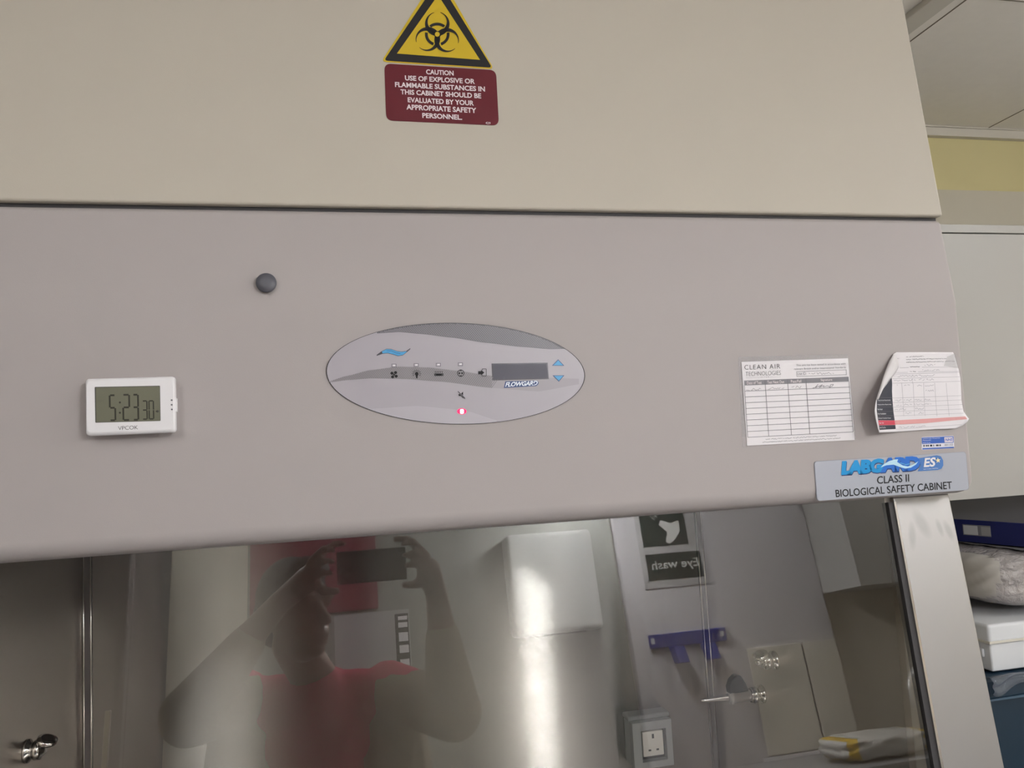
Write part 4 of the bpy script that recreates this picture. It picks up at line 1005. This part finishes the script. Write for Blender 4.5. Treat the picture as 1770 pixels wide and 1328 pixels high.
# hands: palms at both ends of the phone, fingers curled over its back and thumbs in front
def hand(wr, palm, tips, thumb):
    wr, palm = Vector(wr), Vector(palm); capsule(bm, wr, palm, .026, .030); 
    for (k0, k1, k2) in tips:
        capsule(bm, palm + Vector(k0) * .6, Vector(k0) + palm, .012, .0095); capsule(bm, Vector(k0) + palm, Vector(k1), .0095, .0085); capsule(bm, Vector(k1), Vector(k2), .0085, .007)
    capsule(bm, palm, Vector(thumb[0]), .014, .011); capsule(bm, Vector(thumb[0]), Vector(thumb[1]), .011, .009)
hand(LW, (-.088, -.042, 1.625), [((.018, .018, .040), (-.030, -.012, 1.693), (-.006, -.012, 1.694)), ((.006, .022, .034), (-.052, .004, 1.682), (-.030, .006, 1.676)), ((.004, .024, .012), (-.055, .006, 1.655), (-.033, .007, 1.650)), ((.004, .022, -.008), (-.055, .004, 1.628), (-.036, .006, 1.624))], ((-.055, -.052, 1.592), (-.025, -.030, 1.588)))
hand(RW_, (.190, -.042, 1.620), [((-.018, .018, .042), (.140, -.012, 1.693), (.112, -.012, 1.694)), ((-.006, .022, .034), (.152, .004, 1.684), (.128, .006, 1.678)), ((-.004, .024, .012), (.156, .006, 1.656), (.132, .007, 1.652)), ((-.004, .022, -.008), (.156, .004, 1.630), (.134, .006, 1.628))], ((.160, -.052, 1.590), (.130, -.030, 1.588)))
fuse('body', bm, SKIN, pr, .0055, 3)
bm = bmesh.new()
ellipsoid(bm, hp(0, -.025, .045), (.084, .098, .102), RH); ellipsoid(bm, hp(0, -.075, .0), (.072, .055, .075), RH); ellipsoid(bm, hp(0, -.125, .02), (.035, .035, .035), RH); ellipsoid(bm, hp(0, .045, .105), (.06, .04, .032), RH)
fuse('hair', bm, HAIR, pr, .006, 3)
bm = bmesh.new()
capsule(bm, (-.085, -.37, 1.33), (-.085, -.41, 1.10), .118, .112); capsule(bm, (-.20, -.365, 1.36), (.03, -.365, 1.352), .074, .074); capsule(bm, (-.14, -.41, 1.0), (-.03, -.41, 1.0), .125, .125); capsule(bm, (-.14, -.33, 1.26), (-.03, -.33, 1.26), .075, .075)
for S, E_ in ((LS, LE), (RS_, RE)): capsule(bm, S, S + (E_ - S) * .42, .064, .056)
fuse('pink_top', bm, PINK, pr, .007, 3)
# loose beige cardigan hanging open at the front
bm = bmesh.new()
for S, E_, W_, s in ((LS, LE, LW, -1), (RS_, RE, RW_, 1)):
    dn = Vector((0, 0, -.022)); S2 = Vector((S.x, S.y - .012, S.z - .01))
    capsule(bm, S2, E_ + dn, .074, .068); capsule(bm, E_ + dn, E_ + (W_ - E_) * .62 + dn * .3, .068, .043)
    hx = -.085 + s * .185; capsule(bm, (hx, -.385, 1.30), (hx + s * .045, -.385, .80), .085, .095); capsule(bm, S2, (hx, -.385, 1.28), .072, .08)
capsule(bm, (-.22, -.43, 1.36), (.05, -.43, 1.36), .06, .06); capsule(bm, (-.20, -.46, 1.25), (.04, -.46, 1.25), .09, .09); capsule(bm, (-.20, -.47, .95), (.04, -.47, .95), .10, .10); capsule(bm, (-.085, -.47, 1.2), (-.085, -.48, .95), .11, .11)
fuse('cardigan', bm, mat('beige_knit', C(150, 138, 120), .85, bump=.4, bscale=350), pr, .007, 4)
bm = bmesh.new()
capsule(bm, (-.13, -.41, .92), (-.03, -.41, .92), .122, .122)
for s in (-1, 1):
    hx = -.08 + s * .085; capsule(bm, (hx, -.41, .90), (hx + s * .02, -.40, .50), .098, .070); capsule(bm, (hx + s * .02, -.40, .50), (hx + s * .03, -.43, .12), .070, .056)
fuse('trousers', bm, TRO, pr, .009, 3)
for s in (-1, 1):
    bm = bmesh.new(); hx = -.08 + s * .115; capsule(bm, (hx, -.45, .048), (hx + s * .018, -.28, .040), .047, .039); fuse('shoe', bm, BLACK, pr, .008, 3)
ph = thing('mobile_phone', 'black mobile phone held level in both raised hands of the person', 'phone', (.05, -.02, 1.585))
box('phone_case', -.024, .136, -.022, -.013, 1.600, 1.675, BLACK, ph, bevel=.003)
bm = bmesh.new(); lathe(bm, [(.008, 0), (.008, .003), (.006, .0035)], (0, -.013, 1.62), (0, 1, 0)); link('lens', me_from(bm), ph, [mat('lens_glass', C(20, 22, 30), .05)])
bpy.context.view_layer.update()
